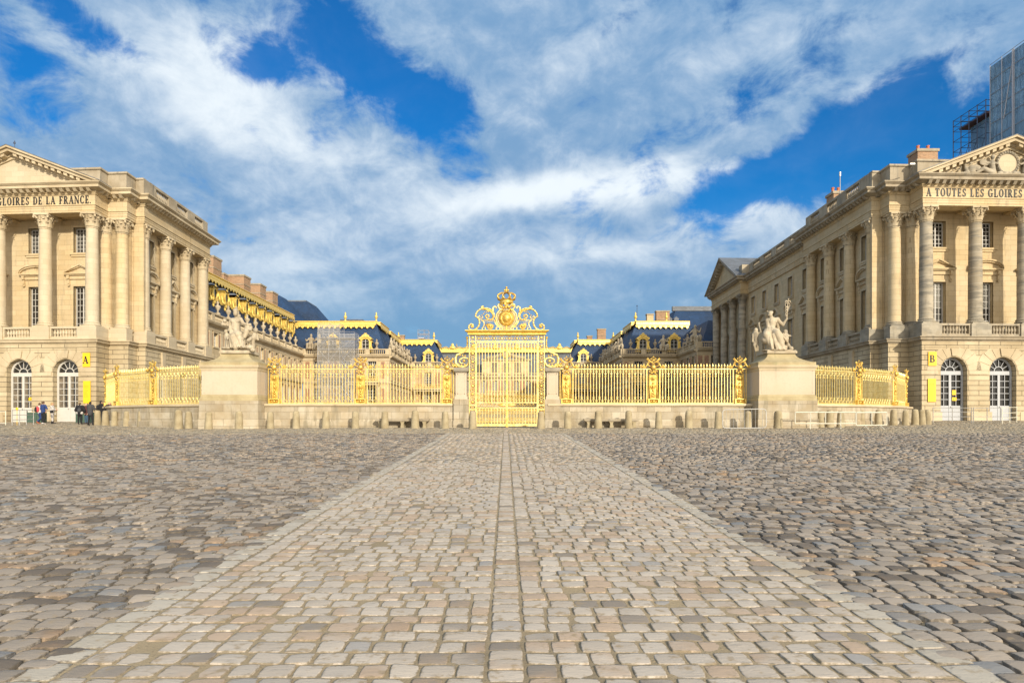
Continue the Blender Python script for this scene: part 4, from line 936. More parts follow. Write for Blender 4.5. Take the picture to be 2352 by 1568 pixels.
for sg, nm in ((-1, 'left'), (1, 'right')):
    pts = [(sg * a, b) for a, b in WINGP]
    if sg < 0: pts = pts[::-1]
    ps = []
    for i, (a, b) in enumerate(pts):
        p0 = pts[max(i - 1, 0)]; p1 = pts[min(i + 1, 3)]
        if abs(a) > 20: ps.append((a, b, math.atan2(p1[1] - p0[1], p1[0] - p0[0])))
    fence_run('golden railing curving back from the %s statue pedestal to the %s pavilion' % (nm, nm), pts, ps)
# ------------------------------------------------------------------ low walls, piers
def low_wall(label, pts, out=1):
    a, b = pts[0]; root = thing('stone_wall', label, 'wall', (a, b, gz(a, b)), 0, 'low stone walls under the golden railings')
    g = G(); g.sweep([(-.45, .9), (-.45, ZW - .12), (.38, ZW - .12), (.38, .9)], pts); world_obj(g, 'wall_body', WALLM, root)
    g = G(); g.sweep([(-.5, ZW - .16), (-.5, ZW), (.46, ZW), (.48, ZW - .05), (.48, ZW - .13), (.40, ZW - .18)], pts); world_obj(g, 'coping', TRIM, root)
    g = G(); g.sweep([(.3, .8), (.46, .8), (.46, 1.60), (.40, 1.64), (.3, 1.64)], pts); world_obj(g, 'plinth', WALLM, root)
    g = G()
    for (a, b), (c, d) in zip(pts[:-1], pts[1:]):             # piers under the posts
        pass
    return root
low_wall('stained low stone wall under the railing left of the gate', [(-15.1, yF), (-3.3, yF)])
low_wall('stained low stone wall under the railing right of the gate', [(2.6, yF), (15.3, yF)])
low_wall('low stone wall curving back left of the seated woman statue', [(-31.1, 51.8), (-27.7, 47.5), (-23.5, 44.4), (-18.3, 41.9)])
low_wall('low stone wall curving back right of the statue with raised staff', [(18.6, 41.9), (23.5, 44.4), (27.7, 47.5), (31.1, 51.8)])
for sg, x0, x1, nm in ((-1, cx(1043), cx(1075.5), 'left'), (1, cx(1252.5), cx(1286), 'right')):
    m_ = (x0 + x1) / 2; w = (x1 - x0) / 2
    root = thing('gate_pier', 'square stone pier with weathered cap on the %s of the golden gate' % nm, 'pier', (m_, YG + .3, gz(m_, YG)))
    g = G(); g.box(x0 - .03, x1 + .03, YG - .12, YG + .9, 1.1, 2.98); g.box(x0 - .05, x1 + .05, YG - .14, YG + .92, .9, 1.66); world_obj(g, 'pier_base', WALLM, root)
    a, b = m_ - w + .1, m_ + w - .1
    g = G(); g.box(a - .06, b + .06, YG - .07, YG + .85, 2.98, 3.16); g.box(a, b, YG, YG + .8, 3.16, 4.72)
    g.box(a + .1, a + .14, YG - .012, YG, 3.3, 4.55); g.box(b - .14, b - .1, YG - .012, YG, 3.3, 4.55); g.box(a + .1, b - .1, YG - .012, YG, 4.51, 4.55); g.box(a + .1, b - .1, YG - .012, YG, 3.3, 3.34)
    world_obj(g, 'pier_shaft', PEDM, root)
    g = G(); g.sweep([(0, 4.6), (.03, 4.65), (.1, 4.70), (.12, 4.74), (.12, 4.93), (0, 4.95)], [(a, YG + .8), (a, YG), (b, YG), (b, YG + .8)][::-1] if False else [(b, YG + .8), (b, YG), (a, YG), (a, YG + .8)][::-1], cap=False)
    g.box(a, b, YG, YG + .8, 4.7, 4.94); world_obj(g, 'pier_cap', SOOT, root)
    # gilded side scroll standing on the pier: its own piece of ironwork
    r = thing('gilded_bracket', 'big golden scroll bracket on top of the %s gate pier' % nm, 'bracket', (m_, YG + .25, 4.95), 0, 'scroll brackets beside the gate')
    X = lambda zx: (976.2 + zx / 4.202 - CX) * MP if sg < 0 else -(976.2 + zx / 4.202 - CX) * MP + (2 * (1164.2 - CX)) * MP
    Z = lambda zy: CAMZ + (HY - (631.6 + zy / 4.202)) * MP
    S = G(); yy = YG + .25
    tr = lambda L: [(X(a_), yy, Z(b_)) for a_, b_ in L]
    S.tube(tr([(404, 600), (408, 640), (408, 680), (398, 715), (375, 740), (340, 752), (305, 765), (290, 800), (293, 845), (320, 878), (365, 885), (405, 868), (425, 830), (410, 800), (370, 792), (335, 808), (328, 830), (345, 848), (370, 845)]), [.05, .05, .05, .05, .055, .06, .07, .08, .09, .09, .09, .08, .07, .06, .06, .055, .05, .04, .03], 6, flat=1.4)
    world_obj(S, 'scroll', GOLDP, r, True)
    S = G()
    for a_, b_, q in ((404, 600, .09), (406, 625, .06), (406, 645, .06), (404, 665, .06), (400, 690, .055), (375, 825, .1), (300, 780, .07), (285, 870, .1), (270, 878, .08), (300, 880, .08), (262, 866, .06), (335, 770, .06), (360, 772, .06), (385, 775, .06), (320, 862, .08), (350, 868, .08), (380, 862, .07)): S.ball((X(a_), yy - .04, Z(b_)), q, 7, 5)
    world_obj(S, 'leafwork', GOLDD, r, True)
# ------------------------------------------------------------------ the gate
gate = thing('gilded_gate', 'tall golden double gate under a crest with a crown', 'gate', (cx(1164.2), YG, gz(0, YG)))
GX = cx(1164.2); zpy = lambda py: CAMZ + (HY - py) * MP
L0, L1 = cx(1077.3), cx(1093.2); R0, R1 = 2 * GX - L1, 2 * GX - L0
Zt, Zb, Zg = zpy(769.5), zpy(784.5), gz(0, YG) + .05
def ringg(g, x_, z_, r, y=YG, t=.022, fill=0): g.tube([(x_ + r * math.cos(a), y, z_ + r * math.sin(a)) for a in [i * math.pi / 7 for i in range(14)]], t, 4, True)
def lattice(g, h, x0, x1, z0, z1, vert):
    t = .045
    if vert:
        g.box(x0, x0 + t, YG - .05, YG + .05, z0, z1); g.box(x1 - t, x1, YG - .05, YG + .05, z0, z1); c = (x0 + x1) / 2; r = (x1 - x0) / 2 - t - .01; q = z1 - r
        while q - r > z0:
            ringg(g, c, q, r); ringg(g, c, q - r - .09, .075); h.ball((c, YG - .02, q), (r * .62, .03, r * .62), 6, 4)
            for s_ in (-1, 1): h.ball((c + s_ * (r - .02), YG - .02, q - r - .09), .045, 5, 4)
            q -= 2 * r + .18
    else:
        g.box(x0, x1, YG - .05, YG + .05, z0, z0 + t); g.box(x0, x1, YG - .05, YG + .05, z1 - t, z1); c = (z0 + z1) / 2; r = (z1 - z0) / 2 - t - .01; q = x0 + r
        while q + r < x1 + .02:
            ringg(g, q, c, r); ringg(g, q + r + .09, c, .07); h.ball((q, YG - .02, c), (r * .6, .03, r * .6), 6, 4)
            q += 2 * r + .18
for x0, x1 in ((L0, L1), (R0, R1)):
    g = G(); h = G(); lattice(g, h, x0, x1, Zg, Zt, True)
    for py in (784.5, 930, 940): g.box(x0 - .01, x1 + .01, YG - .06, YG + .06, zpy(py) - .03, zpy(py) + .03)
    o = world_obj(g, 'gate_post', GOLDP, gate); h.obj('rosette_lattice', GOLDD, o, True)
g = G(); h = G(); lattice(g, h, L1 + .02, R0 - .02, Zb, Zt, False); o = world_obj(g, 'lintel', GOLDP, gate); h.obj('rosette_lattice', GOLDD, o, True)
g = G(); g.sweep([(0, Zt + .002), (.10, Zt + .02), (.10, Zt + .08), (.05, Zt + .10), (.20, Zt + .2), (.26, Zt + .24), (.26, Zt + .28), (0, Zt + .29)], [(L0 + .02, YG + .12), (L0 + .02, YG - .12), (R1 - .02, YG - .12), (R1 - .02, YG + .12)][::-1][::-1], cap=False)
g.box(L0, R1, YG - .14, YG + .14, Zt, Zt + .285); world_obj(g, 'gate_cornice', GOLD, gate)
for k, (x0, x1) in enumerate(((L1 + .015, GX - .012), (GX + .012, R0 - .015))):
    g = G(); e = .05; Z0 = Zg + .02; Z1 = Zb - .02; m0, m1 = zpy(935.6), zpy(924.7)
    g.box(x0, x0 + e, YG - .04, YG + .04, Z0 - .02, Z1); g.box(x1 - e, x1, YG - .04, YG + .04, Z0 - .02, Z1); g.box(x0, x1, YG - .045, YG + .045, Z0, Z0 + .14); g.box(x0, x1, YG - .04, YG + .04, Z1 - .06, Z1)
    g.box(x0, x1, YG - .045, YG + .045, m0 - .04, m0 + .02); g.box(x0, x1, YG - .045, YG + .045, m1 - .02, m1 + .04)
    n = 10; st = (x1 - x0) / n; h = G()
    for i in range(n + 1):
        x_ = x0 + i * st
        if 0 < i < n:
            g.box(x_ - .018, x_ + .018, YG - .018, YG + .018, m1, Z1 - .05); g.box(x_ - .018, x_ + .018, YG - .018, YG + .018, Z0 + .1, m0)
        if i < n:
            xm = x_ + st / 2
            for za, zd in ((m1 + .05, 1), (m0 - .05, -1), (Z0 + .16, 1), (Z1 - .08, -1)):   # scrolls between the bars
                hh = .42 if zd == 1 and za > m1 else .36
                for s_ in (-1, 1): h.tube([(xm + s_ * st * .42, YG, za), (xm + s_ * st * .3, YG, za + zd * hh * .35), (xm, YG, za + zd * hh * .62), (xm + s_ * .05, YG, za + zd * hh * .82), (xm, YG, za + zd * hh)], .015, 4)
                h.ball((xm, YG, za + zd * .09), (.045, .03, .045), 5, 4); h.ball((xm, YG, za + zd * (hh + .03)), .03, 5, 4)
            g.box(xm - .011, xm + .011, YG - .011, YG + .011, Z0 + .1, m0) if True else None
    mz = (m0 + m1) / 2
    for j in range(4):
        u = x0 + .25 + j * .42
        for s_ in (-1, 1): h.tube([(u + s_ * a_ * .9, YG - .01, mz + b_) for a_, b_ in ((0, -.06), (.08, .04), (.15, .07), (.2, .02), (.16, -.04), (.12, .0))], .02, 4)
    xe = x1 - .12 if k == 0 else x0 + .12; h.ball((xe + (-.15 if k == 0 else .15), YG - .02, mz), (.26, .03, .09), 8, 5)
    o = world_obj(g, 'gate_leaf', GOLDP, gate); h.obj('scroll_lattice', GOLD, o, True)
g = G(); g.box(GX - .035, GX + .035, YG - .07, YG + .0, Zg, Zb); g.box(GX - .07, GX + .07, YG - .08, YG + .02, Zg - .03, Zg + .06); world_obj(g, 'meeting_stile', GOLD, gate)
# crest
EXs = lambda a: (1062.3 + a / 11.703 - CX) * MP; EZs = lambda b: CAMZ + (HY - (648.9 + b / 11.703)) * MP
EC = EXs(1181)
def epath(L, s_): return [((EC - s_ * (EC - EXs(a))), YG, EZs(b)) for a, b in L]
g = G(); h = G()
band = [(250, 1210), (290, 1180), (280, 1130), (230, 1110), (180, 1150), (165, 1220), (200, 1265), (290, 1280), (380, 1240), (440, 1160), (460, 1080), (450, 1000), (410, 940), (345, 905), (362, 840), (410, 765), (480, 715), (560, 690), (650, 690), (740, 715), (805, 765), (845, 840), (850, 910), (820, 970), (760, 1000), (690, 985), (640, 950), (615, 900), (650, 862), (700, 870), (715, 915), (680, 935)]
for s_ in (1, -1):
    g.tube(epath(band, s_), .055, 6, flat=1.5)
    for i in range(len(band) - 1):
        (a, b), (c, d) = band[i], band[i + 1]; p = epath([((a + c) / 2, (b + d) / 2)], s_)[0]; h.ball((p[0], p[1] - .07, p[2]), (.04, .03, .04), 5, 4)
    g.tube(epath([(830, 800), (815, 730), (820, 670), (860, 640), (905, 655), (910, 690), (880, 695)], s_), [.05, .055, .055, .05, .045, .04, .03], 6)
    h.tube(epath([(560, 740), (520, 700), (510, 655), (545, 635), (570, 660)], s_), [.03, .06, .07, .06, .04], 6)
    h.tube(epath([(560, 700), (640, 730), (740, 760), (810, 830), (830, 900), (790, 960)], s_), [.07, .055, .05, .05, .05, .03], 6)
    g.tube(epath([(500, 1005), (860, 1005)], s_), .03, 5); g.tube(epath([(520, 1045), (850, 1045)], s_), .02, 5)
    g.tube(epath([(500, 1005), (570, 1050), (585, 1120), (560, 1190), (520, 1240), (560, 1285), (620, 1260), (620, 1215), (580, 1210)], s_), .038, 5)
    g.tube(epath([(860, 1005), (880, 1090), (930, 1160), (1000, 1210), (1010, 1260), (960, 1290), (905, 1265), (900, 1215), (945, 1200)], s_), .045, 5)
    g.tube(epath([(470, 880), (440, 900), (430, 940), (470, 990), (520, 960), (550, 930), (520, 900)], s_), .03, 5)
    for a, b in ((520, 880), (560, 840), (600, 800), (650, 790), (480, 930), (690, 780), (530, 950)): p = epath([(a, b)], s_)[0]; h.ball(p, .045, 6, 4)
    c = epath([(745, 1180)], s_)[0]                           # bursts of leaves and arrows
    for i in range(22):
        a = math.pi * (.05 + i / 22 * 1.0) + (0 if s_ > 0 else -.0); rr = random.uniform(.22, .42)
        h.tube([c, (c[0] + rr * math.cos(a + .3 * s_), c[1] - .03, c[2] + rr * math.sin(a) * .8)], [.035, .006], 4)
    for i in range(12): a = i * math.pi / 6; h.ball((c[0] + .15 * math.cos(a), c[1] - .05, c[2] - .02 + .12 * math.sin(a)), .065, 6, 4)
    h.ball((c[0], c[1] - .1, c[2]), .09, 7, 5)
    g.tube(epath([(1075, 640), (1060, 590), (1015, 570), (965, 590), (955, 640), (985, 690), (1030, 720), (1050, 760)], s_), .05, 6)
    h.ball(epath([(1010, 625)], s_)[0], .08, 7, 5); p = epath([(255, 1180)], s_)[0]; h.ball((p[0], p[1] - .05, p[2]), .09, 7, 5)
cz = EZs(960)
for r_, t in ((24.5 * MP, .05), (20.5 * MP, .03)): ringg(g, EC, cz, r_, YG, t)
for s_ in (1, -1):
    g.tube(epath([(960, 1130), (1020, 1170), (1065, 1210), (1070, 1265), (1030, 1290)], s_), .045, 5)
world_obj(g, 'crest_scrolls', GOLDP, gate, True)
for i in range(24): a = i * math.pi / 12; h.ball((EC + 22.5 * MP * math.cos(a), YG - .02, cz + 22.5 * MP * math.sin(a)), .035, 5, 4)
for i in range(30): a = i * math.pi / 15; h.ball((EC + 13.2 * MP * math.cos(a), YG - .05, cz + 13.2 * MP * math.sin(a)), .045, 5, 4)
for i in range(16): h.ball((EC + random.uniform(-.34, .34), YG - .05, EZs(720) + random.uniform(-.1, .28)), random.uniform(.06, .1), 6, 4)
for z_ in (1180, 1215, 1250, 1285): h.ball((EC, YG, EZs(z_)), (.07, .05, .06), 6, 4)
world_obj(h, 'crest_leafwork', GOLDD, gate, True)
g = G(); n = 28
g.prism([(EC + 18.5 * MP * math.cos(2 * math.pi * i / n), cz + 18.5 * MP * math.sin(2 * math.pi * i / n)) for i in range(n)], YG - .03, YG + .03)
ringg(g, EC, cz, 11.5 * MP, YG - .05, .05); g.ball((EC, YG - .04, cz), (10 * MP, .17, 10 * MP), 16, 10)
for a, b, r_ in ((-.09, .05, .03), (.09, .05, .03), (0, -.02, .035), (0, -.12, .04)): g.ball((EC + a, YG - .19, cz + b), (r_, .04, r_), 6, 4)
world_obj(g, 'crest_shield', GOLDD, gate, True)
g = G(); crown_geo(g, EC, EZs(565), 24 * MP, YG); world_obj(g, 'crown', GOLDD, gate, True)
# ------------------------------------------------------------------ statue pedestals
YP = 40.25; mp = YP / FPX
def pedestal(label, x0, x1):
    m_ = (x0 + x1) / 2; root = thing('statue_pedestal', label, 'pedestal', (m_, YP + 1.3, gz(m_, YP)), 0, 'statue pedestals flanking the gate')
    Z = lambda py: CAMZ + (HY - py) * mp
    D = 2.9; y0 = YP
    g = G(); g.box(x0 - .1, x1 + .1, y0 - .12, y0 + D, .9, Z(920)); g.box(x0 - .14, x1 + .14, y0 - .16, y0 + D, .8, Z(962)); world_obj(g, 'pedestal_base', WALLM, root)
    p = [(x0, y0 + D), (x0, y0), (x1, y0), (x1, y0 + D)]
    g = G(); g.sweep([(0, Z(906)), (.02, Z(908)), (.06, Z(911)), (.06, Z(914)), (.1, Z(916)), (.1, Z(920)), (.0, Z(920))][::-1], p, cap=False); world_obj(g, 'pedestal_moulding', MOSS, root)
    g = G(); g.box(x0 + .0, x1 - .0, y0 + .0, y0 + D, Z(920), Z(844)); 
    for a, b, c, d in ((x0 + .14, x1 - .14, Z(852), Z(851)), (x0 + .14, x1 - .14, Z(903), Z(902)), (x0 + .14, x0 + .165, Z(903), Z(851)), (x1 - .165, x1 - .14, Z(903), Z(851))): g.box(a, b, y0 - .008, y0, c, d)
    world_obj(g, 'pedestal_body', PEDM, root)
    g = G(); g.sweep([(0, Z(852)), (.03, Z(849)), (.04, Z(846)), (.10, Z(843)), (.12, Z(840)), (.12, Z(838.5)), (0, Z(838))], p, cap=False); g.box(x0, x1, y0, y0 + D, Z(845), Z(838.2)); world_obj(g, 'pedestal_cornice', TRIM, root)
    g = G(); z0, z1 = Z(838.2), Z(808); w = x1 - x0; prof = []
    g.box(x0 - .06, x1 + .06, y0 - .02, y0 + D, z0, Z(831))
    n = 7; zz = Z(831)
    for i in range(n):                                        # hollow curved upper block
        def at_(t): return .06 + .78 * (1 - (1 - t) ** 2.2)
        a, b = at_(i / n), at_((i + 1) / n)
        g.frus(x0 + a, x1 - a, y0 + a, y0 + D - a * .5, zz + (z1 - zz) * i / n, x0 + b, x1 - b, y0 + b, y0 + D - b * .5, zz + (z1 - zz) * (i + 1) / n)
    world_obj(g, 'pedestal_neck', MOSS, root)
    g = G(); a = .76; g.box(x0 + a, x1 - a, y0 + a - .05, y0 + D - .4, z1, z1 + .13); g.box(x0 + a + .04, x1 - a - .04, y0 + a, y0 + D - .45, z1 + .13, z1 + .19); world_obj(g, 'plinth_slab', STAT, root)
    return m_, y0 + 1.35, z1 + .19
pl0 = pedestal('stone pedestal carrying the seated woman statue left of the gate', (463 - CX) * mp, (591 - CX) * mp)
pr0 = pedestal('stone pedestal carrying the statue of a seated man with a staff', (1744 - CX) * mp, (1872 - CX) * mp)
def tracer(ox, oz, q, pxs): # photo-sketch units to metres on the statue's own plane
    return lambda a, b, y=0.0: ((a - ox) * q, y, (oz - b) * q)
q1 = .02698 / 7.802 * .995; t = tracer(870, 1140, q1, 0)
rnd = random.Random(5)
pr = [ell(t(825, 455, -.1), (.15, .17, .20)), ell(t(815, 400, -.02), (.18, .17, .13)), cap(t(815, 400), t(830, 335), .09, .05), cap(t(822, 520), t(820, 560), .085, .1),
      cap(t(815, 760), t(815, 620), .27, .24), ell(t(775, 600, -.16), (.12, .11, .11)), ell(t(860, 600, -.16), (.12, .11, .11)), cap(t(745, 575), t(900, 560), .13, .13),
      cap(t(735, 580), t(705, 680, -.1), .11, .09), cap(t(705, 680, -.1), t(640, 650, -.2), .085, .06), cap(t(905, 560), t(965, 640, -.1), .11, .09), cap(t(965, 640, -.1), t(1045, 655, -.15), .085, .06),
      cap(t(800, 830), t(920, 850, -.45), .27, .22), cap(t(920, 850, -.45), t(985, 1040, -.5), .19, .12), cap(t(780, 850), t(830, 900, -.5), .26, .2), cap(t(830, 900, -.5), t(880, 1080, -.55), .2, .16), cap(t(985, 1040, -.5), t(1020, 1085, -.6), .09, .06),
      ell(t(880, 1000, -.25), (.5, .4, .42)), ell(t(960, 1080, -.1), (.6, .45, .16)), ell(t(690, 1090, -.1), (.42, .4, .12)),
      cap(t(750, 700, -.1), t(960, 840, -.5), .1, .08), cap(t(720, 760, -.2), t(1000, 930, -.5), .09, .07), cap(t(840, 950, -.6), t(820, 1090, -.55), .07, .06), cap(t(780, 900, -.45), t(930, 1060, -.6), .06, .05),
      # bouquet, cornucopia
      *[ell(t(640 + rnd.uniform(-45, 45), 640 + rnd.uniform(-50, 40), -.2 + rnd.uniform(-.08, .08)), (.09, .09, .09)) for _ in range(9)],
      *[ell(t(1070 + rnd.uniform(-45, 45), 700 + rnd.uniform(-60, 70), -.2 + rnd.uniform(-.1, .1)), (.1, .1, .1)) for _ in range(12)], cap(t(1060, 720, -.15), t(1010, 890, -.3), .2, .1),
      cap(t(730, 690, -.2), t(770, 860, -.35), .06, .07),
      # child on the left
      ell(t(640, 775, .05), (.14, .15, .14)), cap(t(650, 900, .05), t(655, 850, .05), .15, .15), cap(t(660, 900, .05), t(660, 1080, .05), .12, .09), cap(t(690, 900, -.05), t(715, 1080, -.1), .12, .08), cap(t(640, 850), t(700, 930, -.2), .07, .05),
      # child on the right
      ell(t(1185, 770, -.1), (.14, .15, .15)), cap(t(1160, 900, -.05), t(1165, 840, -.05), .15, .14), cap(t(1130, 900, -.1), t(1150, 1060, -.1), .12, .08), cap(t(1120, 910, -.2), t(1080, 950, -.3), .12, .1), cap(t(1200, 850), t(1220, 930), .07, .05),
      ell(t(1120, 1080, -.35), (.3, .25, .17)), ell(t(1170, 1130, -.4), (.17, .15, .12))]
for i in range(16):
    a = rnd.uniform(760, 980); pr.append(cap(t(a, 870, -.35 - rnd.random() * .25), t(a + rnd.uniform(-60, 90), 1080, -.5 - rnd.random() * .2), .05, .04))
s1 = organic('statue_group', pr, .022, STAT, loc=(pl0[0] + .02, pl0[1], pl0[2] - .02), label='pale stone statue of a seated draped woman with two children and a cornucopia', cat='statue', smooth=1, fat=1.13)
q2 = .02698 / 9.102 * .995; t = tracer(850, 1290, q2, 0)
pr = [ell(t(690, 510, -.05), (.15, .16, .19)), ell(t(705, 470, .0), (.17, .17, .11)), ell(t(640, 445), (.06, .05, .04)), ell(t(745, 450, .03), (.07, .06, .05)), cap(t(720, 545), t(735, 600), .085, .1), ell(t(650, 530, -.1), (.05, .05, .05)),
      cap(t(720, 790), t(735, 650), .22, .25), cap(t(650, 635), t(850, 620), .13, .13), ell(t(700, 670, -.17), (.12, .09, .1)), ell(t(790, 670, -.17), (.12, .09, .1)),
      cap(t(635, 640), t(640, 780, -.1), .12, .1), cap(t(640, 780, -.1), t(815, 850, -.4), .095, .065), ell(t(830, 880, -.42), (.07, .07, .1)),
      cap(t(870, 640), t(960, 735, -.05), .12, .09), cap(t(960, 735, -.05), t(1040, 600, -.1), .085, .055), ell(t(1035, 550, -.1), (.06, .06, .1)),
      cap(t(860, 620, .08), t(870, 770, .1), .16, .08), cap(t(880, 770, .1), t(890, 900, .1), .09, .07), ell(t(700, 850), (.33, .35, .25)),
      cap(t(650, 880), t(560, 960, -.45), .25, .21), cap(t(740, 880), t(770, 930, -.55), .25, .2), cap(t(560, 960, -.45), t(660, 1230, -.5), .2, .1), cap(t(770, 930, -.55), t(880, 1230, -.6), .2, .12),
      cap(t(640, 1240, -.5), t(670, 1265, -.65), .08, .06), cap(t(880, 1240, -.6), t(920, 1275, -.7), .08, .06), ell(t(600, 1050, -.25), (.38, .35, .32)), ell(t(740, 1080, -.3), (.38, .35, .5)), ell(t(820, 1180, -.3), (.3, .35, .3)),
      cap(t(840, 900, -.45), t(1010, 1110, -.4), .06, .06), ell(t(800, 1280, -.2), (.95, .55, .07)),
      ell(t(410, 835, .1), (.13, .13, .14)), cap(t(405, 900, .1), t(410, 1060, .1), .15, .13), cap(t(390, 1080, .1), t(370, 1160, .05), .09, .08), cap(t(370, 1160, .05), t(400, 1280, .1), .075, .05), cap(t(440, 1080, .1), t(445, 1270, .1), .09, .055), cap(t(460, 910, .05), t(500, 880), .05, .05), cap(t(500, 880), t(460, 720), .05, .04), ell(t(465, 695), (.06, .05, .07)), cap(t(350, 920, .1), t(340, 1080, .1), .05, .04),
      ell(t(1010, 880, -.1), (.14, .14, .15)), cap(t(1010, 960, -.1), t(1015, 1080, -.1), .17, .15), cap(t(1000, 1080, -.15), t(1050, 1180, -.3), .11, .09), ell(t(1000, 1040, -.3), (.16, .14, .16)), cap(t(1060, 960, -.15), t(1110, 970, -.2), .05, .03), cap(t(970, 970, -.2), t(930, 930, -.3), .06, .05),
      ell(t(960, 1220, -.3), (.18, .17, .17)), ell(t(1100, 1240, -.3), (.15, .14, .14)), ell(t(920, 1100, -.3), (.14, .14, .2))]
for i in range(18):
    a = rnd.uniform(540, 860); pr.append(cap(t(a, 950, -.45 - rnd.random() * .2), t(a + rnd.uniform(0, 90), 1260, -.55 - rnd.random() * .2), .05, .045))
s2 = organic('statue_group', pr, .022, STAT, loc=(pr0[0] - .05, pr0[1], pr0[2] - .02), label='pale stone statue of a seated man raising a winged staff, with two children', cat='statue', smooth=1, fat=1.13)
g = G(); P_ = lambda a, b: tuple(Vector(t(a, b, -.1)))
g.tube([P_(1025, 600), P_(1070, 200)], .03, 6); g.ball(P_(1072, 190), .05, 6, 4)
for k in range(5):
    a, b, r_ = ((1032, 500, .07), (1036, 440, .08), (1045, 380, .10), (1053, 315, .15), (1030, 540, .05))[k]; c = P_(a, b)
    g.tube([(c[0] + r_ * math.cos(i * math.pi / 6), c[1], c[2] + r_ * math.sin(i * math.pi / 6)) for i in range(12)], .022, 5, True)
for s_ in (-1, 1): c = P_(1062, 240); g.tube([c, (c[0] + s_ * .12, c[1], c[2] + .04), (c[0] + s_ * .2, c[1], c[2] - .12)], [.04, .05, .01], 5)
g.obj('staff', STAT, s2, True)
# ------------------------------------------------------------------ bollards and benches
def bollard_mesh(k):
    r_ = random.Random(k); g = G(); n = 14; m_ = 0; h = 1.07 + r_.uniform(-.03, .03)
    prof = [(.245, -.25), (.24, 0), (.235, .15), (.22, .4), (.205, .7), (.19, .9), (.178, .98), (.14, 1.04), (.07, 1.065), (.001, 1.07)]
    g.lathe([(a * r_.uniform(.97, 1.03), b) for a, b in prof], n=n, sc=h / 1.07)
    g.v = [(x_ * (1 + .04 * math.sin(3 * math.atan2(y_, x_) + k)) + .03 * r_.uniform(-.3, .3), y_ * (1 + .04 * math.sin(2 * math.atan2(y_, x_) + 2 * k)), z_) for x_, y_, z_ in g.v]
    return g.mesh('bollard', BOLL, True)
BM = [bollard_mesh(k) for k in range(6)]
LB = [(224, 972), (242, 973), (263, 974), (291, 975), (324, 976), (364, 977), (410, 982.5), (433, 981.5), (455, 979.5), (479.5, 983), (549, 983), (621, 983), (680, 983), (748, 983), (816, 983), (884, 983), (953.5, 983), (1022.5, 983.5), (1085.6, 984.5)]
RB = [(1242.6, 984.5), (1304, 983.5), (1374, 983), (1444, 983), (1513, 983), (1582, 982.5), (1649.6, 983), (1717.7, 983), (1788, 983), (1860.5, 982), (1884.7, 981), (1906, 981), (1930.8, 981), (1978, 977), (2017.7, 977), (2052.8, 976.3), (2080.3, 976), (2102, 975.5), (2117.7, 975), (2131, 974.3)]
ORD = 'first second third fourth fifth sixth seventh eighth ninth tenth eleventh twelfth thirteenth fourteenth fifteenth sixteenth seventeenth eighteenth nineteenth twentieth'.split()
def bollard(px, py, k, lab, sc=1.0):
    d = depth(py); x_ = (px - CX) * d / FPX
    link('bollard', BM[k % 6], None, (x_, d, gz(x_, d) - .02), k * .7, lab, 'bollard', 'worn stone bollards along the railing', sc=sc)
for k, (px, py) in enumerate(LB[::-1]): bollard(px, py, k, 'worn stone bollard, %s to the left of the golden gate' % ORD[k], 1.1 if px == 410 else 1.0)
for k, (px, py) in enumerate(RB): bollard(px, py, k + 3, 'worn stone bollard, %s to the right of the golden gate' % ORD[k])
for nm, a, b in (('left', 864, 986), ('right', 1341, 1466)):
    Yb = 40.75; k = Yb / FPX; x0, x1 = (a - CX) * k, (b - CX) * k; m_ = (x0 + x1) / 2; zg = gz(m_, Yb)
    r = thing('stone_bench', 'long stone bench against the low wall %s of the gate' % nm, 'bench', (m_, Yb, zg), 0, 'stone benches against the wall')
    g = G(); g.box(x0, x1, Yb - .28, Yb + .3, zg + .44, zg + .54); g.box(x0 + .04, x1 - .04, Yb - .24, Yb + .3, zg + .39, zg + .44); world_obj(g, 'seat', PAR, r)
    for x_ in (x0 + .28, m_, x1 - .28):
        g = G(); g.prism([(x_ - .13, zg - .05), (x_ + .13, zg - .05), (x_ + .10, zg + .08), (x_ + .08, zg + .25), (x_ + .14, zg + .39), (x_ - .14, zg + .39), (x_ - .08, zg + .25), (x_ - .10, zg + .08)], Yb - .2, Yb + .28); world_obj(g, 'leg', BOLL, r)
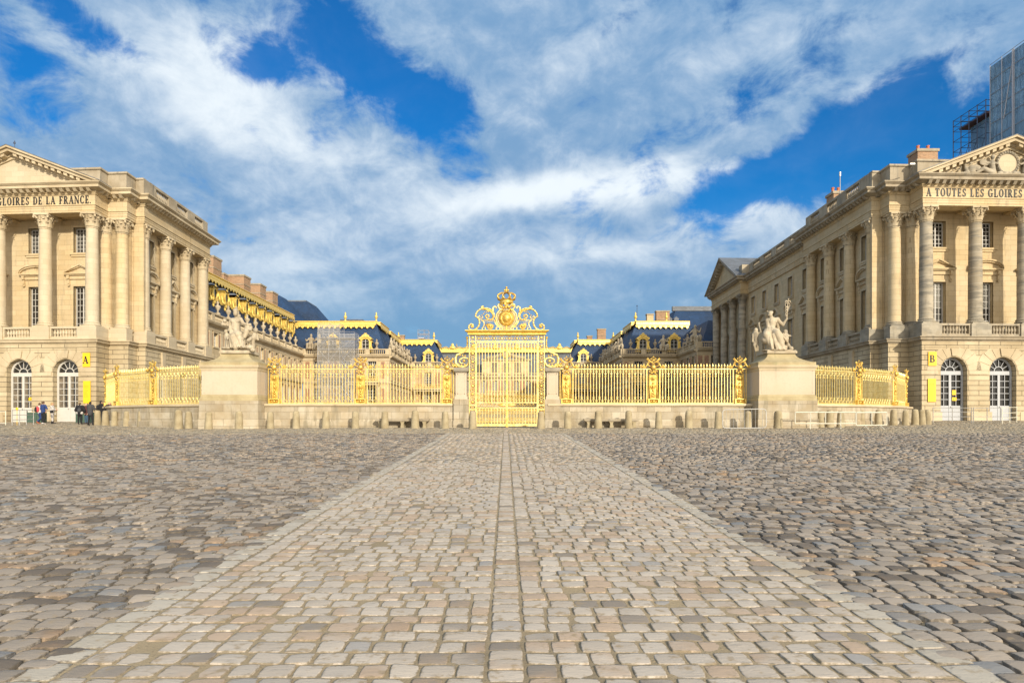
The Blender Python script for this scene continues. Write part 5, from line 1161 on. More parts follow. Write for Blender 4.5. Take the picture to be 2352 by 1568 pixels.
# ------------------------------------------------------------------ the palace round the inner courts
VASE = G(); VASE.box(-.28, .28, -.28, .28, 0, .3); VASE.lathe([(.12, .3), (.2, .36), (.1, .46), (.12, .6), (.34, .95), (.38, 1.15), (.30, 1.25), (.16, 1.32), (.12, 1.5), (.2, 1.62), (.05, 1.8), (.001, 1.95)], n=10)
VASEM = VASE.mesh('vase', GREYS, True); VASEL = VASE.mesh('vase', STAT, True)
VG = G(); VG.lathe([(.2, 0), (.26, .15), (.12, .3), (.12, .5), (.3, .75), (.32, .95), (.18, 1.1), (.1, 1.3), (.18, 1.45), (.08, 1.65), (.001, 1.8)], n=8); VASEG = VG.mesh('gilded_finial', GOLD, True)
def little_figure(k):
    r_ = random.Random(k); L = [ell((0, 0, .15), (.7, .5, .2)), cap((0, 0, .5), (.1, -.1, 1.25), .38, .3), cap((.1, -.1, 1.25), (.1, -.1, 1.7), .3, .22), ell((.12, -.12, 2.08), (.19, .2, .24)),
         cap((-.25, -.1, .7), (-.45, -.5, .75), .26, .2), cap((.2, -.1, .7), (.3, -.55, .7), .26, .2), cap((-.45, -.5, .75), (-.5, -.55, .1), .2, .14), cap((.3, -.55, .7), (.25, -.6, .1), .2, .14),
         cap((-.2, -.1, 1.6), (-.55, -.2, 1.2), .13, .1), cap((-.55, -.2, 1.2), (-.7, -.3, 1.6 - .5 * r_.random()), .1, .08), cap((.35, -.1, 1.6), (.7, -.15, 1.3), .13, .1), cap((.7, -.15, 1.3), (.85, -.2, 1.5 + .5 * r_.random()), .1, .08), ell((.75, -.1, .6), (.3, .25, .5))]
    return organic_mesh('roof_statue', L, .06, [STAT, GREYS][k % 2], smooth=1)
FIG = [little_figure(k) for k in range(4)]
def stand_f(g): 
    return g
def place(me, root, x_, y_, z_, rz=0, sc=1.0, name=None):
    o = link(name or me.name.split('.')[0], me, root, (x_, y_, z_), rz, sc=sc); o.matrix_parent_inverse = Matrix.Translation(root.location).inverted(); return o
def dormer_meshes():
    g = G(); n = 10; A = [(-.62 * math.cos(math.pi * i / n), 1.75 + .45 * math.sin(math.pi * i / n)) for i in range(n + 1)]
    for (a, b), (c, d) in zip(A[:-1], A[1:]):
        k = 1.42; g.prism([(a, b), (a * 1.35, b + .22 + .05), (c * 1.35, d + .22 + .05), (c, d)], -.25, 1.2); g.prism([(a * 1.35, b + .27), (a * 1.75, b + .48), (c * 1.75, d + .48), (c * 1.35, d + .27)], -.42, 1.2)
    for s_ in (-1, 1):
        g.box(min(s_ * .62, s_ * .85), max(s_ * .62, s_ * .85), -.25, 1.2, .15, 1.8)
        g.tube([(s_ * .95, -.2, 1.7), (s_ * .92, -.2, 1.2), (s_ * 1.0, -.2, .7), (s_ * 1.2, -.2, .4), (s_ * 1.15, -.2, .25)], [.1, .12, .15, .22, .15], 6)
        g.ball((s_ * 1.05, -.2, .35), (.22, .15, .22), 7, 5)
    g.box(-1.3, 1.3, -.35, 1.2, 0, .16); g.box(-1.12, -.62, -.22, 1.0, 1.68, 1.84); g.box(.62, 1.12, -.22, 1.0, 1.68, 1.84)
    for x_, z_, r_ in ((0, 2.98, .2), (-.25, 2.8, .2), (.25, 2.8, .2), (-.5, 2.7, .16), (.5, 2.7, .16), (0, 2.7, .25), (-.12, 3.1, .1), (.12, 3.1, .1)): g.ball((x_, -.25, z_), r_, 7, 5)
    w = G(); w.box(-.04, .04, -.1, 0, .16, 2.15); w.box(-.6, -.53, -.1, 0, .16, 1.9); w.box(.53, .6, -.1, 0, .16, 1.9)
    for z_ in (.7, 1.25, 1.8): w.box(-.6, .6, -.08, 0, z_, z_ + .05)
    p = G(); p.prism([(-.6, .16), (.6, .16)] + [(-a, b) for a, b in A], .02, .1)
    return g.mesh('dormer', GOLD), w.mesh('dormer_window', WHITE), p.mesh('pane', GLASS)
DOR = dormer_meshes()
def dormer(root, x_, y_, z_, rz=0, sc=1.0, glass=None):
    o = place(DOR[0], root, x_, y_, z_, rz, sc); w = link('dormer_window', DOR[1], o); link('pane', DOR[2], w); return o
def oval_dormer_mesh():
    g = G(); m_ = 14
    for r0, t, y_ in ((.62, .11, -.7), (.48, .07, -.74)): g.tube([(r0 * math.cos(2 * math.pi * i / m_), y_, 1.55 + r0 * 1.35 * math.sin(2 * math.pi * i / m_)) for i in range(m_)], t, 5, True)
    g.frus(-.3, .3, -.6, -.1, .65, -.52, .52, -.66, .3, 1.3); g.frus(-.52, .52, -.66, .3, 1.3, -.62, .62, -.66, .9, 2.25)
    for s_ in (-1, 1): g.tube([(s_ * .6, -.35, 2.2), (s_ * .56, -.3, 1.7), (s_ * .45, -.35, 1.2), (s_ * .38, -.45, .8)], [.12, .08, .11, .09], 6); g.tube([(s_ * .66, .2, 2.2), (s_ * .6, .1, 1.8), (s_ * .5, -.05, 1.3)], [.1, .07, .05], 6); g.frus(-.74, .74, -.8, 1.2, 2.25, -.8, .8, -.85, 1.2, 2.42)
    g.ball((0, -.6, .5), (.35, .2, .3), 7, 5); g.ball((0, -.5, .15), (.18, .15, .3), 6, 4); g.ball((0, -.75, 2.5), (.3, .15, .2), 7, 5)
    for s_ in (-1, 1): g.ball((s_ * .55, -.7, .8), (.18, .12, .25), 6, 4); g.ball((s_ * .6, -.75, 2.3), (.16, .1, .14), 6, 4)
    p = G(); p.lathe([(.0, 0), (.55, 0.0)], n=12); p.v = [(a * .9, -.68 + c, 1.55 + b * 1.25) for a, b, c in p.v]
    l = G(); l.frus(-.85, .85, -.85, 2.2, 2.52, -.5, .5, -.5, 2.4, 2.8)
    return g.mesh('oval_dormer', GOLD), p.mesh('pane', GLASS), l.mesh('dormer_roof', LEAD)
OV = oval_dormer_mesh()
def gold_band(P_, path, root, zt, h=.75, out=.12, fringe=True):
    g = G(); g.sweep([(-.4, zt), (out + .22, zt - .02), (out + .26, zt - .12), (out + .12, zt - .18), (out + .18, zt - h + .1), (out + .28, zt - h + .06), (out + .26, zt - h), (out, zt - h - .02)], path)
    if fringe:
        for (xa, ya), (xb, yb) in zip(path[:-1], path[1:]):
            L = math.hypot(xb - xa, yb - ya); n = max(1, int(L / .95)); dx, dy = (xb - xa) / L, (yb - ya) / L; nx, ny = dy, -dx; st = L / n
            for i in range(n):
                for t0, w, d in ((.5, .36, .62), (0.0, .18, .36)):
                    t = (i + t0) * st; c = (xa + dx * t + nx * (out + .25), ya + dy * t + ny * (out + .25)); q = zt - h
                    P = [(c[0] - dx * w * st, c[1] - dy * w * st, q), (c[0] + dx * w * st, c[1] + dy * w * st, q), (c[0] + dx * w * st * .7 + nx * .06, c[1] + dy * w * st * .7 + ny * .06, q - d * .55), (c[0] + nx * .1, c[1] + ny * .1, q - d), (c[0] - dx * w * st * .7 + nx * .06, c[1] - dy * w * st * .7 + ny * .06, q - d * .55)]
                    P += [(a - nx * .1, b - ny * .1, c_) for a, b, c_ in P]
                    g.add(P, [(0, 1, 2, 3, 4), (9, 8, 7, 6, 5)] + [(j, j + 5, (j + 1) % 5 + 5, (j + 1) % 5) for j in range(5)])
    world_obj(g, 'gilded_crest', GOLD, root)
def facade(root, p0, p1, zg, us, levels, zt=12.7, wallm=None, brick=True, cols=4):
    """court front: stone wall with windows, brick panels between them, cornice and balustrade"""
    L = math.hypot(p1[0] - p0[0], p1[1] - p0[1]); dx, dy = (p1[0] - p0[0]) / L, (p1[1] - p0[1]) / L; nx, ny = dy, -dx
    T = lambda u, w, z: (p0[0] + dx * u + nx * w, p0[1] + dy * u + ny * w, z)
    F = lambda: G(T)
    class Q: pass
    def put(g, name, mt, parent=None, smooth=False): return world_obj(g, name, mt, parent or root, smooth)
    q = Q(); q.put = put; q.sg = 1; q.root = root
    ops = [(u - w / 2, u + w / 2, z0, z1, ar) for u in us for (w, z0, z1, ar, gl) in levels]
    g = F(); wall(g, 0, L, zg, zt, ops, .35); put(g, 'facade_wall', wallm or STONE)
    g = F(); lv = levels
    um = [(a + b) / 2 for a, b in zip(us[:-1], us[1:])]
    if brick:
        for u in um + [us[0] - (us[1] - us[0]) / 2 if len(us) > 1 else us[0] - 2] + [us[-1] + (us[1] - us[0]) / 2 if len(us) > 1 else us[-1] + 2]:
            hw = min(.95, (us[1] - us[0]) / 2 - .85) if len(us) > 1 else .6
            for (w, z0, z1, ar, gl) in lv:
                for s_ in (-1, 1):
                    a = u + s_ * hw * .55
                    if hw > .3 and 0.3 < a < L - .3: g = F(); g.box(a - hw * .36, a + hw * .36, -.02, .03, z0 + .1, z1 - .1); put(g, 'brick_panel', PINK)
    for u in us:
        for (w, z0, z1, ar, gl) in lv:
            o = window(q, F, u, z0, w, z1 - z0, cols, max(3, int((z1 - z0) / .48)), w=-.28, glass=gl, bar=.05)
            g = F(); t = .18; a, b = u - w / 2, u + w / 2
            g.box(a - t, a, -.1, .07, z0, z1 + (0 if ar else t)); g.box(b, b + t, -.1, .07, z0, z1 + (0 if ar else t))
            if not ar: g.box(a, b, -.1, .07, z1, z1 + t)
            g.box(a - t, b + t, -.1, .12, z0 - .16, z0); g.obj('window_surround', TRIM, o)
    g = F(); zc = zt
    g.v = []; path = [(p0[0], p0[1]), (p1[0], p1[1])]
    g = G(); g.sweep([(0, zc - .45), (.08, zc - .4), (.1, zc), (.22, zc + .12), (.55, zc + .3), (.62, zc + .45), (0, zc + .62), (-1.2, zc + .62)], path); g.sweep([(0, 8.2), (.16, 8.25), (.2, 8.5), (0, 8.6)], path); world_obj(g, 'cornice', TRIM, root)
    g = G(); n = max(1, int(L / 3.6)); pd = [(0, .7), (L - .7, L)] + [(i * L / n - .4, i * L / n + .4) for i in range(1, n)]
    balustrade(g, (p0[0] + nx * .12, p0[1] + ny * .12), (p1[0] + nx * .12, p1[1] + ny * .12), zc + .62, zc + 1.7, ped=pd, step=.34, n=6, half_w=.16); world_obj(g, 'roof_balustrade', TRIM, root)
def mansard(root, f, z0, t, z1, mt=None, name='slate_roof'):
    g = G(); g.frus(f[0], f[1], f[2], f[3], z0, t[0], t[1], t[2], t[3], z1); world_obj(g, name, mt or SLATE, root)
def chimney(root, x0, x1, y0, z0, z1, mt=None, dep=1.2, pots=0):
    g = G(); g.box(x0, x1, y0, y0 + dep, z0, z1 - .25); o = world_obj(g, 'chimney', mt or BRICK, root)
    g = G(); g.box(x0 - .1, x1 + .1, y0 - .1, y0 + dep + .1, z1 - .25, z1); g.box(x0 - .06, x1 + .06, y0 - .06, y0 + dep + .06, z1 - (z1 - z0) * .35 - .12, z1 - (z1 - z0) * .35); g.obj('chimney_cap', PAR, o)
    for i in range(pots):
        g = G(); x_ = x0 + (x1 - x0) * (i + .5) / pots; g.lathe([(.16, z1), (.13, z1 + .45), (.16, z1 + .5), (.16, z1 + .58), (.11, z1 + .58)], x_, y0 + dep / 2, 8); g.obj('chimney_pot', POT, o)
# left wing along the court
XW = lambda y_: -34.9 - 1.6 * (y_ - 76) / 43.5
wl = thing('palace_wing', 'long brick and stone wing on the left with a row of golden oval dormers', 'palace building', (-35.5, 98, gz(-35, 98)))
us = [1.6 + 3.42 * i for i in range(13)]
facade(wl, (XW(75.5), 75.5), (XW(119.4), 119.4), 2.0, us, [(1.25, 10.5, 12.15, 0, CURT), (1.5, 3.4, 7.6, 1, GLASS)], zt=12.75, cols=4)
g = G()
for i in range(14):                                           # flat pilasters between the windows
    y_ = 75.5 + 3.42 * i - .1; g = G(); g.box(XW(y_) - .1, XW(y_) + .12, y_ - .3, y_ + .3, 8.6, 12.3); world_obj(g, 'pilaster', TRIM, wl)
g = G(); g.add([(XW(75.5) - .8, 75.5, 13.3), (XW(121) - .8, 121, 13.3), (-38.6, 121, 20.0), (-38.4, 75.5, 20.0)], [(0, 1, 2, 3)]); g.add([(-38.4, 75.5, 20.0), (-38.6, 121, 20), (-46, 121, 21.5), (-46, 75.5, 21.5)], [(0, 1, 2, 3)]); g.add([(XW(75.5) - .8, 75.5, 13.3), (-38.4, 75.5, 20), (-46, 75.5, 21.5), (-46, 75.5, 13)], [(0, 1, 2, 3)])
world_obj(g, 'slate_roof', SLATE, wl)
gold_band(None, [(-38.4, 75.5), (-38.6, 119.6)], wl, 20.55, h=.62, out=.5)
for i in range(11):
    y_ = 79.6 + 3.4 * i + .0; o = place(OV[0], wl, -36.9, y_, 15.9, R(90), .98); link('pane', OV[1], o); link('dormer_roof', OV[2], o)
    place(VASEL, wl, XW(y_ + 1.7) - .05, y_ + 1.7, 14.42, 0, .95)
for x0, x1, y0, z1 in ((-40.4, -39.5, 90, 23.9), (-43.6, -39.3, 100, 23.5), (-42.5, -39.8, 108, 23.8), (-42.8, -40.6, 116, 24.1)): chimney(wl, x0, x1, y0, 19.5, z1, dep=2.6)
chimney(wl, -43.9, -41.7, 98.6, 19.5, 23.45, dep=1.4)
# front blocks either side of the marble court
LV = [(1.5, 9.0, 12.2, 0, GLASS), (1.5, 3.6, 7.4, 0, GLASS)]
def front_block(sg, label):
    r_ = thing('palace_block', label, 'palace building', (sg * 24, 124, gz(sg * 24, 124)))
    M_ = lambda a, b: (a, b) if sg > 0 else (b, a)
    xo = 32.0 if sg > 0 else 36.4
    def fac(pa, pb, *a, **k): facade(r_, *((pb, pa) if sg < 0 else (pa, pb)), *a, **k)
    W_ = xo - 20.9
    fac((sg * 20.9, 119.5), (sg * xo, 119.5), 2.5, [2.9, 8.3] if sg > 0 else [W_ - 14.2, W_ - 8.6, W_ - 4.2][0:3] if False else [W_ * .18, W_ * .5, W_ * .8], LV)
    fac((sg * 20.9, 146.5), (sg * 20.9, 119.5), 2.5, [2.4 + 3.7 * i for i in range(7)], LV) if sg > 0 else facade(r_, (-20.9, 119.5), (-20.9, 146.5), 2.5, [2.4 + 3.7 * i for i in range(7)], LV)
    fac((sg * 12.6, 146.5), (sg * 20.9, 146.5), 2.5, [3.8], LV)
    fac((sg * 12.6, 179), (sg * 12.6, 146.5), 2.5, [3 + 4 * i for i in range(8)], LV) if sg > 0 else facade(r_, (-12.6, 146.5), (-12.6, 179), 2.5, [3 + 4 * i for i in range(8)], LV)
    xr = 41 if sg < 0 else 34
    # roofs
    def box_roof(xa, xb, ya, yb, ia, ib, dy, z1=19.5):
        f = (min(sg * xa, sg * xb), max(sg * xa, sg * xb), ya, yb); a2, b2 = sg * (xa + ia), sg * (xb - ib)
        mansard(r_, f, 13.35, (min(a2, b2), max(a2, b2), ya + dy, yb - 2), z1)
        gold_band(None, [(min(a2, b2), ya + dy + .3), (max(a2, b2), ya + dy + .3)] if True else 0, r_, z1 + .35, h=.85, out=.85)
        s_ = [(a2, ya + dy), (a2, yb - 2)]
        gold_band(None, s_ if sg < 0 else s_[::-1], r_, z1 + .3, h=.7, out=.6)
    box_roof(21.7, xr, 120.3, 134, 2.2, 0.3, 2.6)
    box_roof(21.7, 30, 134, 150, 2.2, 0.3, .1, 19.3)
    box_roof(13.6, 23.9, 147.3, 162, 2.6, .2, 2.8, 19.4)
    for a in ((25.3, 31.2) if sg < 0 else (24.7, 30.3)): dormer(r_, sg * a, 120.25, 13.9, 0, 1.08)
    dormer(r_, sg * 17.1, 147.2, 13.9, 0, 1.12)
    for x_, y_ in (((23.2, 119.7), (20.0, 146.8), (15.2, 146.8)) if sg < 0 else ((22.4, 119.7), (26.8, 119.7), (18.8, 146.8), (14.2, 146.8))): place(VASEM, r_, sg * x_, y_, 14.35, 0, 1.0)
    for i in range(8): place(FIG[i % 4], r_, sg * 20.9, 120.6 + 3.2 * i, 14.3 - .1 * (i % 2), sg * R(-80) + (i % 3) * .4, 1.0 + .12 * (i % 2))
    place(FIG[2], r_, sg * 28, 119.4, 14.0, .2, 1.25) if sg > 0 else place(FIG[3], r_, -35, 119.3, 14.3, .3, 1.2)
    for x_, y_, z_ in ((23.9, 122.9, 19.8), (24.2, 150.2, 19.7), (16.2, 150.1, 19.7)) + (((29.6, 122.9, 19.8),) if 1 else ()): place(VASEG, r_, sg * x_, y_, z_)
    # balconies on brackets in front of the first floor
    for xb, yb_, w in ((25.5, 119.4, 3.0), (17.0, 146.4, 3.1)):
        g = G(); g.box(sg * xb - w, sg * xb + w, yb_ - 1.5, yb_ - .1, 8.25, 8.5); g.box(sg * xb - w, sg * xb + w, yb_ - 1.5, yb_ - .1, 7.9, 8.1)
        for k in range(4): c = sg * xb - w + .3 + k * (2 * w - .6) / 3; g.lathe([(.2, 3), (.17, 3.3), (.15, 7.6), (.24, 7.9)], c, yb_ - 1.25, 10)
        world_obj(g, 'portico', TRIM, r_)
        g = G(); g.box(sg * xb - w, sg * xb + w, yb_ - 1.45, yb_ - 1.41, 9.4, 9.46); g.box(sg * xb - w, sg * xb + w, yb_ - 1.45, yb_ - 1.41, 8.52, 8.58)
        for k in range(int(w * 2 / .5)):
            c = sg * xb - w + .25 + k * .5; g.tube([(c + .17 * math.cos(i * math.pi / 4), yb_ - 1.43, 8.98 + .34 * math.sin(i * math.pi / 4)) for i in range(8)], .03, 4, True); g.ball((c, yb_ - 1.44, 8.98), (.1, .05, .15), 6, 4)
        world_obj(g, 'gilded_balcony', GOLD, r_)
    if sg > 0:
        facade(r_, (32.0, 119.5), (31.1, 108), 2.5, [5], LV) if False else facade(r_, (31.0, 119.5), (31.0, 108), 2.5, [2.5, 6, 9.5], LV)
        facade(r_, (31.0, 108), (44, 108), 2.5, [3, 7, 11], LV); mansard(r_, (31.8, 46, 108.8, 122), 13.35, (34, 46, 112, 122), 18.4)
        place(FIG[1], r_, 31.6, 116, 14.3, -1, 1.0); place(FIG[0], r_, 30.9, 109.5, 14.4, 0, 1.25); place(FIG[3], r_, 34.5, 107.9, 14.3, 0, 1.3)
        mansard(r_, (34, 60, 140, 160), 19, (37.2, 60, 146, 160), 25.8); g = G(); g.box(36.4, 60, 145.6, 146.4, 25.5, 26.5); world_obj(g, 'lead_ridge', LEAD, r_)
        chimney(r_, 28.6, 29.9, 135, 19, 23.2, STONE); chimney(r_, 30.7, 33.4, 136, 19, 24.0); chimney(r_, 22.0, 24.0, 160, 19, 23.6); chimney(r_, 19.8, 21.0, 162, 19, 22.2)
        for x_ in (33.4, 34.8): g = G(); g.box(x_, x_ + 1, 138, 140, 20, 22.6); g.prism([(x_ - .1, 22.6), (x_ + 1.1, 22.6), (x_ + .5, 23.1)], 138, 141); world_obj(g, 'roof_window', LEAD, r_)
        g = G(); g.tube([(24.4, 124, 19.5), (24.4, 124, 22.9)], .05, 5); g.ball((24.4, 124, 22.9), .12); world_obj(g, 'lightning_rod', SCAFB, r_)
    else:
        mansard(r_, (-50, -38.2, 122, 134), 19.6, (-50, -42.8, 126, 130), 25.2)
        mansard(r_, (-54, -35.5, 134, 150), 19, (-46.0, -41.2, 138, 146), 26.2); g = G(); g.box(-45.6, -41.4, 138, 146, 26.1, 26.45); world_obj(g, 'lead_ridge', LEAD, r_)
        mansard(r_, (-42, -30.2, 150, 165), 19, (-38, -32.9, 153, 160), 24.6); chimney(r_, -25.6, -24.4, 160, 19, 22.1); g = G(); g.box(-38, -32.9, 153, 160, 24.55, 24.8); world_obj(g, 'lead_ridge', LEAD, r_)
        place(FIG[0], r_, -33.5, 119.4, 14.3, 0, 1.2)
    return r_
front_block(-1, 'stone palace block behind the left railing with slate roof and gold dormers')
front_block(1, 'stone palace block behind the right railing with slate roof and gold dormers')
cb_ = thing('palace_block', 'central palace front seen through the golden gate bars', 'palace building', (0, 182, 5.4))
facade(cb_, (-12.6, 179.5), (12.6, 179.5), 3, [2.2, 6.6, 9.8, 12.6, 15.4, 18.6, 23], [(1.5, 9.0, 12.3, 1, CURT), (1.5, 5.2, 7.7, 0, CURT)], brick=True)
g = G(); g.box(-6.3, 6.3, 180.5, 184, 13.3, 18); world_obj(g, 'attic', STONE, cb_)
for k in range(3):
    u = -3.2 + 3.2 * k; g = G(); g.box(u - .8, u + .8, 180.42, 180.5, 14.6, 17.2); world_obj(g, 'attic_window', CURT, cb_)
g = G(); g.sweep([(0, 17.6), (.3, 17.8), (.4, 18.1), (0, 18.2)], [(-6.3, 184), (-6.3, 180.5), (6.3, 180.5), (6.3, 184)]); world_obj(g, 'attic_cornice', TRIM, cb_)
organic('clock_relief', [ell((0, 180.3, 19.3), (1.0, .3, 1.1)), *[ell((s_ * a, 180.2, 18.5 + b), (.7, .4, .55)) for s_ in (-1, 1) for a, b in ((1.5, .7), (2.3, .4), (3.1, .1), (3.9, 0), (4.7, -.1))]], .12, GREYS, cb_).matrix_parent_inverse = Matrix.Translation(cb_.location).inverted()
g = G(); g.tube([(.95 * math.cos(i * math.pi / 8), 179.95, 19.4 + .95 * math.sin(i * math.pi / 8)) for i in range(16)], .12, 5, True); world_obj(g, 'clock', GOLD, cb_)
mansard(cb_, (-40, 40, 184, 200), 13.3, (-36, 36, 188, 198), 20.6, LEAD); gold_band(None, [(-34, 187.6), (34, 187.6)], cb_, 21.9, h=1.3, out=.3, fringe=False)
g = G()
for i in range(12):
    x_ = -33 + 6 * i; g.ball((x_, 187, 22.0), (.9, .3, .5), 8, 5); g.ball((x_, 187, 22.7), (.4, .3, .5), 8, 5)
    g.tube([(x_ + .9, 187, 21.7), (x_ + 2.0, 187, 22.2), (x_ + 3, 187, 21.8), (x_ + 4.2, 187, 22.2), (x_ + 5.1, 187, 21.7)], .14, 5)
world_obj(g, 'gilded_crest', GOLD, cb_)
g = G(); g.box(-40, 40, 198, 200, 20, 22.9); world_obj(g, 'lead_ridge', LEAD, cb_)
for x_ in (-20.3, -14.7, 19.8, 16.3): place(VASEM, cb_, x_, 199, 22.8, 0, .9)
g = G(); g.box(-5.6, 5.6, 178, 179.3, 8.3, 8.5)
for k in range(8): g.lathe([(.2, 4.8), (.17, 5), (.15, 8), (.24, 8.3)], -5.2 + k * 10.4 / 7, 178.3, 8)
world_obj(g, 'portico', TRIM, cb_)
g = G(); g.box(-5.6, 5.6, 178, 178.05, 9.4, 9.46)
for k in range(22): c = -5.4 + .51 * k; g.tube([(c + .17 * math.cos(i * math.pi / 3), 178.0, 9 + .34 * math.sin(i * math.pi / 3)) for i in range(6)], .04, 4, True)
world_obj(g, 'gilded_balcony', GOLD, cb_)
g = G()
for k in range(5): g.box(-9 + k * .3, 9 - k * .3, 172 + k * 1.2, 179, 4.6, 5.3 + k * .16)
g.obj('court_steps', TRIM, kind='structure')
# chimneys on the pavilions
for P_, L in ((PR, [(5.4, 8.0, 1.9, 27.2, 2), (2.9, 8.2, 1.6, 25.1, 3), (-1.2, 12.0, 1.1, 24.5, 2)]),):
    for a, b, w, z1, n in L:
        p = P_.T(a, b, 0); chimney(P_.root, p[0] - w / 2, p[0] + w / 2, p[1], ZK1, z1, dep=1.5, pots=n)
g = G(); p = PR.T(-1.6, 11, 0); g.tube([(p[0], p[1], 22), (p[0], p[1], 25.6)], .045, 5); g.tube([(p[0], p[1], 25.6), (p[0], p[1], 26)], .09, 6); world_obj(g, 'antenna', STEEL, PR.root)
g = G(); p = PR.T(-.3, 1.2, 0); g.tube([(p[0], p[1], 22.6), (p[0] - .3, p[1] - .8, 22.7)], .04, 5); g.box(p[0] - .65, p[0] - .25, p[1] - 1.0, p[1] - .86, 22.64, 22.76); world_obj(g, 'security_camera', STEEL, PR.root)
g = G(); p = PL.T(7.2, 0, 0); g.tube([(p[0], p[1], 24.7), (p[0], p[1], 25.5)], .03, 5); g.ball((p[0], p[1], 25.3), (.12, .05, .12)); world_obj(g, 'lightning_rod', SCAFB, PL.root)
# ------------------------------------------------------------------ scaffolding
def scaffold(g, xs, ys, zs, r=.05, diag=True, skip=None):
    for x_ in xs:
        for y_ in ys: g.tube([(x_, y_, zs[0]), (x_, y_, zs[-1] + .9)], r, 4)
    for z_ in zs[1:]:
        for q in (0, 1.0):
            for y_ in ys: g.tube([(xs[0], y_, z_ + q), (xs[-1], y_, z_ + q)], r * .8, 4)
            for x_ in xs: g.tube([(x_, ys[0], z_ + q), (x_, ys[-1], z_ + q)], r * .8, 4)
    if diag:
        for i, (za, zb) in enumerate(zip(zs[:-1], zs[1:])):
            for j, (xa, xb) in enumerate(zip(xs[:-1], xs[1:])):
                g.tube([(xa, ys[0], za), (xb, ys[0], zb)] if (i + j) % 2 else [(xb, ys[0], za), (xa, ys[0], zb)], r * .8, 4)
k = 117 / FPX; X_ = lambda px: (px - CX) * k; Z_ = lambda py: CAMZ + (HY - py) * k
r_ = thing('scaffold_tower', 'grey tube scaffold with netting and stair against the left palace block', 'scaffolding', (X_(778), 118, 3.5))
g = G(); zs = [3.0, 5.2, 7.4, 9.6, 11.8, 14, 15.9]; scaffold(g, [X_(736), X_(761), X_(786), X_(819)], [115.2, 118.4], zs, .045)
scaffold(g, [X_(737), X_(762), X_(786)], [115.3, 118.3], [15.9, 17.4], .045); world_obj(g, 'scaffold_tubes', SCAF, r_)
g = G()
for i, (a, b) in enumerate(((5, 7.4), (7.4, 9.6), (9.6, 11.8), (11.8, 14))):
    x0, x1 = (X_(790), X_(816)) if i % 2 else (X_(816), X_(790))
    g.tube([(x0, 114.9, a), (x1, 114.9, b)], .07, 4); g.tube([(x0, 114.9, a + .9), (x1, 114.9, b + .9)], .04, 4)
for z_ in (9.6, 14, 15.9): g.box(X_(736), X_(819), 115.2, 118.4, z_ - .06, z_)
world_obj(g, 'scaffold_stair', SCAF, r_)
g = G(); g.box(X_(736), X_(820), 115.0, 115.02, 4, 16.6); g.box(X_(820), X_(820) + .02, 115, 118.4, 4, 16.6); g.box(X_(736), X_(786), 115.05, 115.07, 16.6, 18.2); world_obj(g, 'netting', NET, r_)
k3 = 162 / FPX; r_ = thing('scaffold_tower', 'small white scaffold on the roof left of the gate crest', 'scaffolding', ((973 - CX) * k3, 162, 19.4))
g = G(); scaffold(g, [(962 - CX) * k3, (976 - CX) * k3, (986 - CX) * k3], [160, 162], [19.4, 21.4, 22.3], .05); g.box((964 - CX) * k3, (976 - CX) * k3, 159.9, 162, 21.2, 21.5); world_obj(g, 'scaffold_tubes', SCAF, r_)
r_ = thing('scaffold_tower', 'tall sheeted scaffold tower rising behind the right pavilion', 'scaffolding', (82, 105, 3))
g = G(); g.box(80, 80.06, 84, 110, 20, 59.9); g.box(80, 96, 110, 110.06, 20, 59.9); g.box(80, 96, 84, 84.06, 20, 59.9); world_obj(g, 'sheeting', TARP, r_)
g = G()
for y_ in (84, 86.6, 89.2, 91.8, 94.4, 97, 99.6, 102.2, 104.8, 107.4, 110): g.tube([(79.9, y_, 20), (79.9, y_, 60.2)], .07, 4); 
g.tube([(79.85, 105, 20), (79.85, 105, 60)], .16, 5)
for z_ in [24 + 2.4 * i for i in range(15)] + [60.2]: g.tube([(79.9, 84, z_), (79.9, 110, z_)], .05, 4)
g.tube([(79.9, 107, 50), (79.9, 105, 59)], .08, 4)
world_obj(g, 'scaffold_tubes', SCAF, r_)
g = G(); ys = [110, 112, 114, 116, 118]
for x_ in (79.2, 84.5):
    for y_ in ys: g.tube([(x_, y_, 30), (x_, y_, 54.6)], .09, 4)
for z_ in (38, 40.2, 42.4, 44.6, 46.8, 49, 50.8, 52.6, 53.5, 54.5):
    for x_ in (79.2, 84.5): g.tube([(x_, 110, z_), (x_, 118, z_)], .06, 4)
    for y_ in ys: g.tube([(79.2, y_, z_), (84.5, y_, z_)], .05, 4)
for i, z_ in enumerate((42.4, 46.8, 49.0)):
    for y_ in ys[:-1]: g.tube([(79.2, y_, z_ - 4), (79.2, y_ + 2, z_)] if i % 2 else [(79.2, y_ + 2, z_ - 4), (79.2, y_, z_)], .05, 4)
world_obj(g, 'scaffold_tubes', SCAFB, r_)
g = G(); g.box(79.3, 84.4, 110, 116.6, 52.3, 52.55); g.box(79.3, 84.4, 114, 118, 46.5, 46.8); g.box(79.3, 84.4, 110, 118, 42.0, 42.3); world_obj(g, 'scaffold_decks', PLANK, r_)
g = G(); g.box(80.5, 80.6, 110.2, 115.5, 30, 52.2); world_obj(g, 'sheeting', TARP, r_)
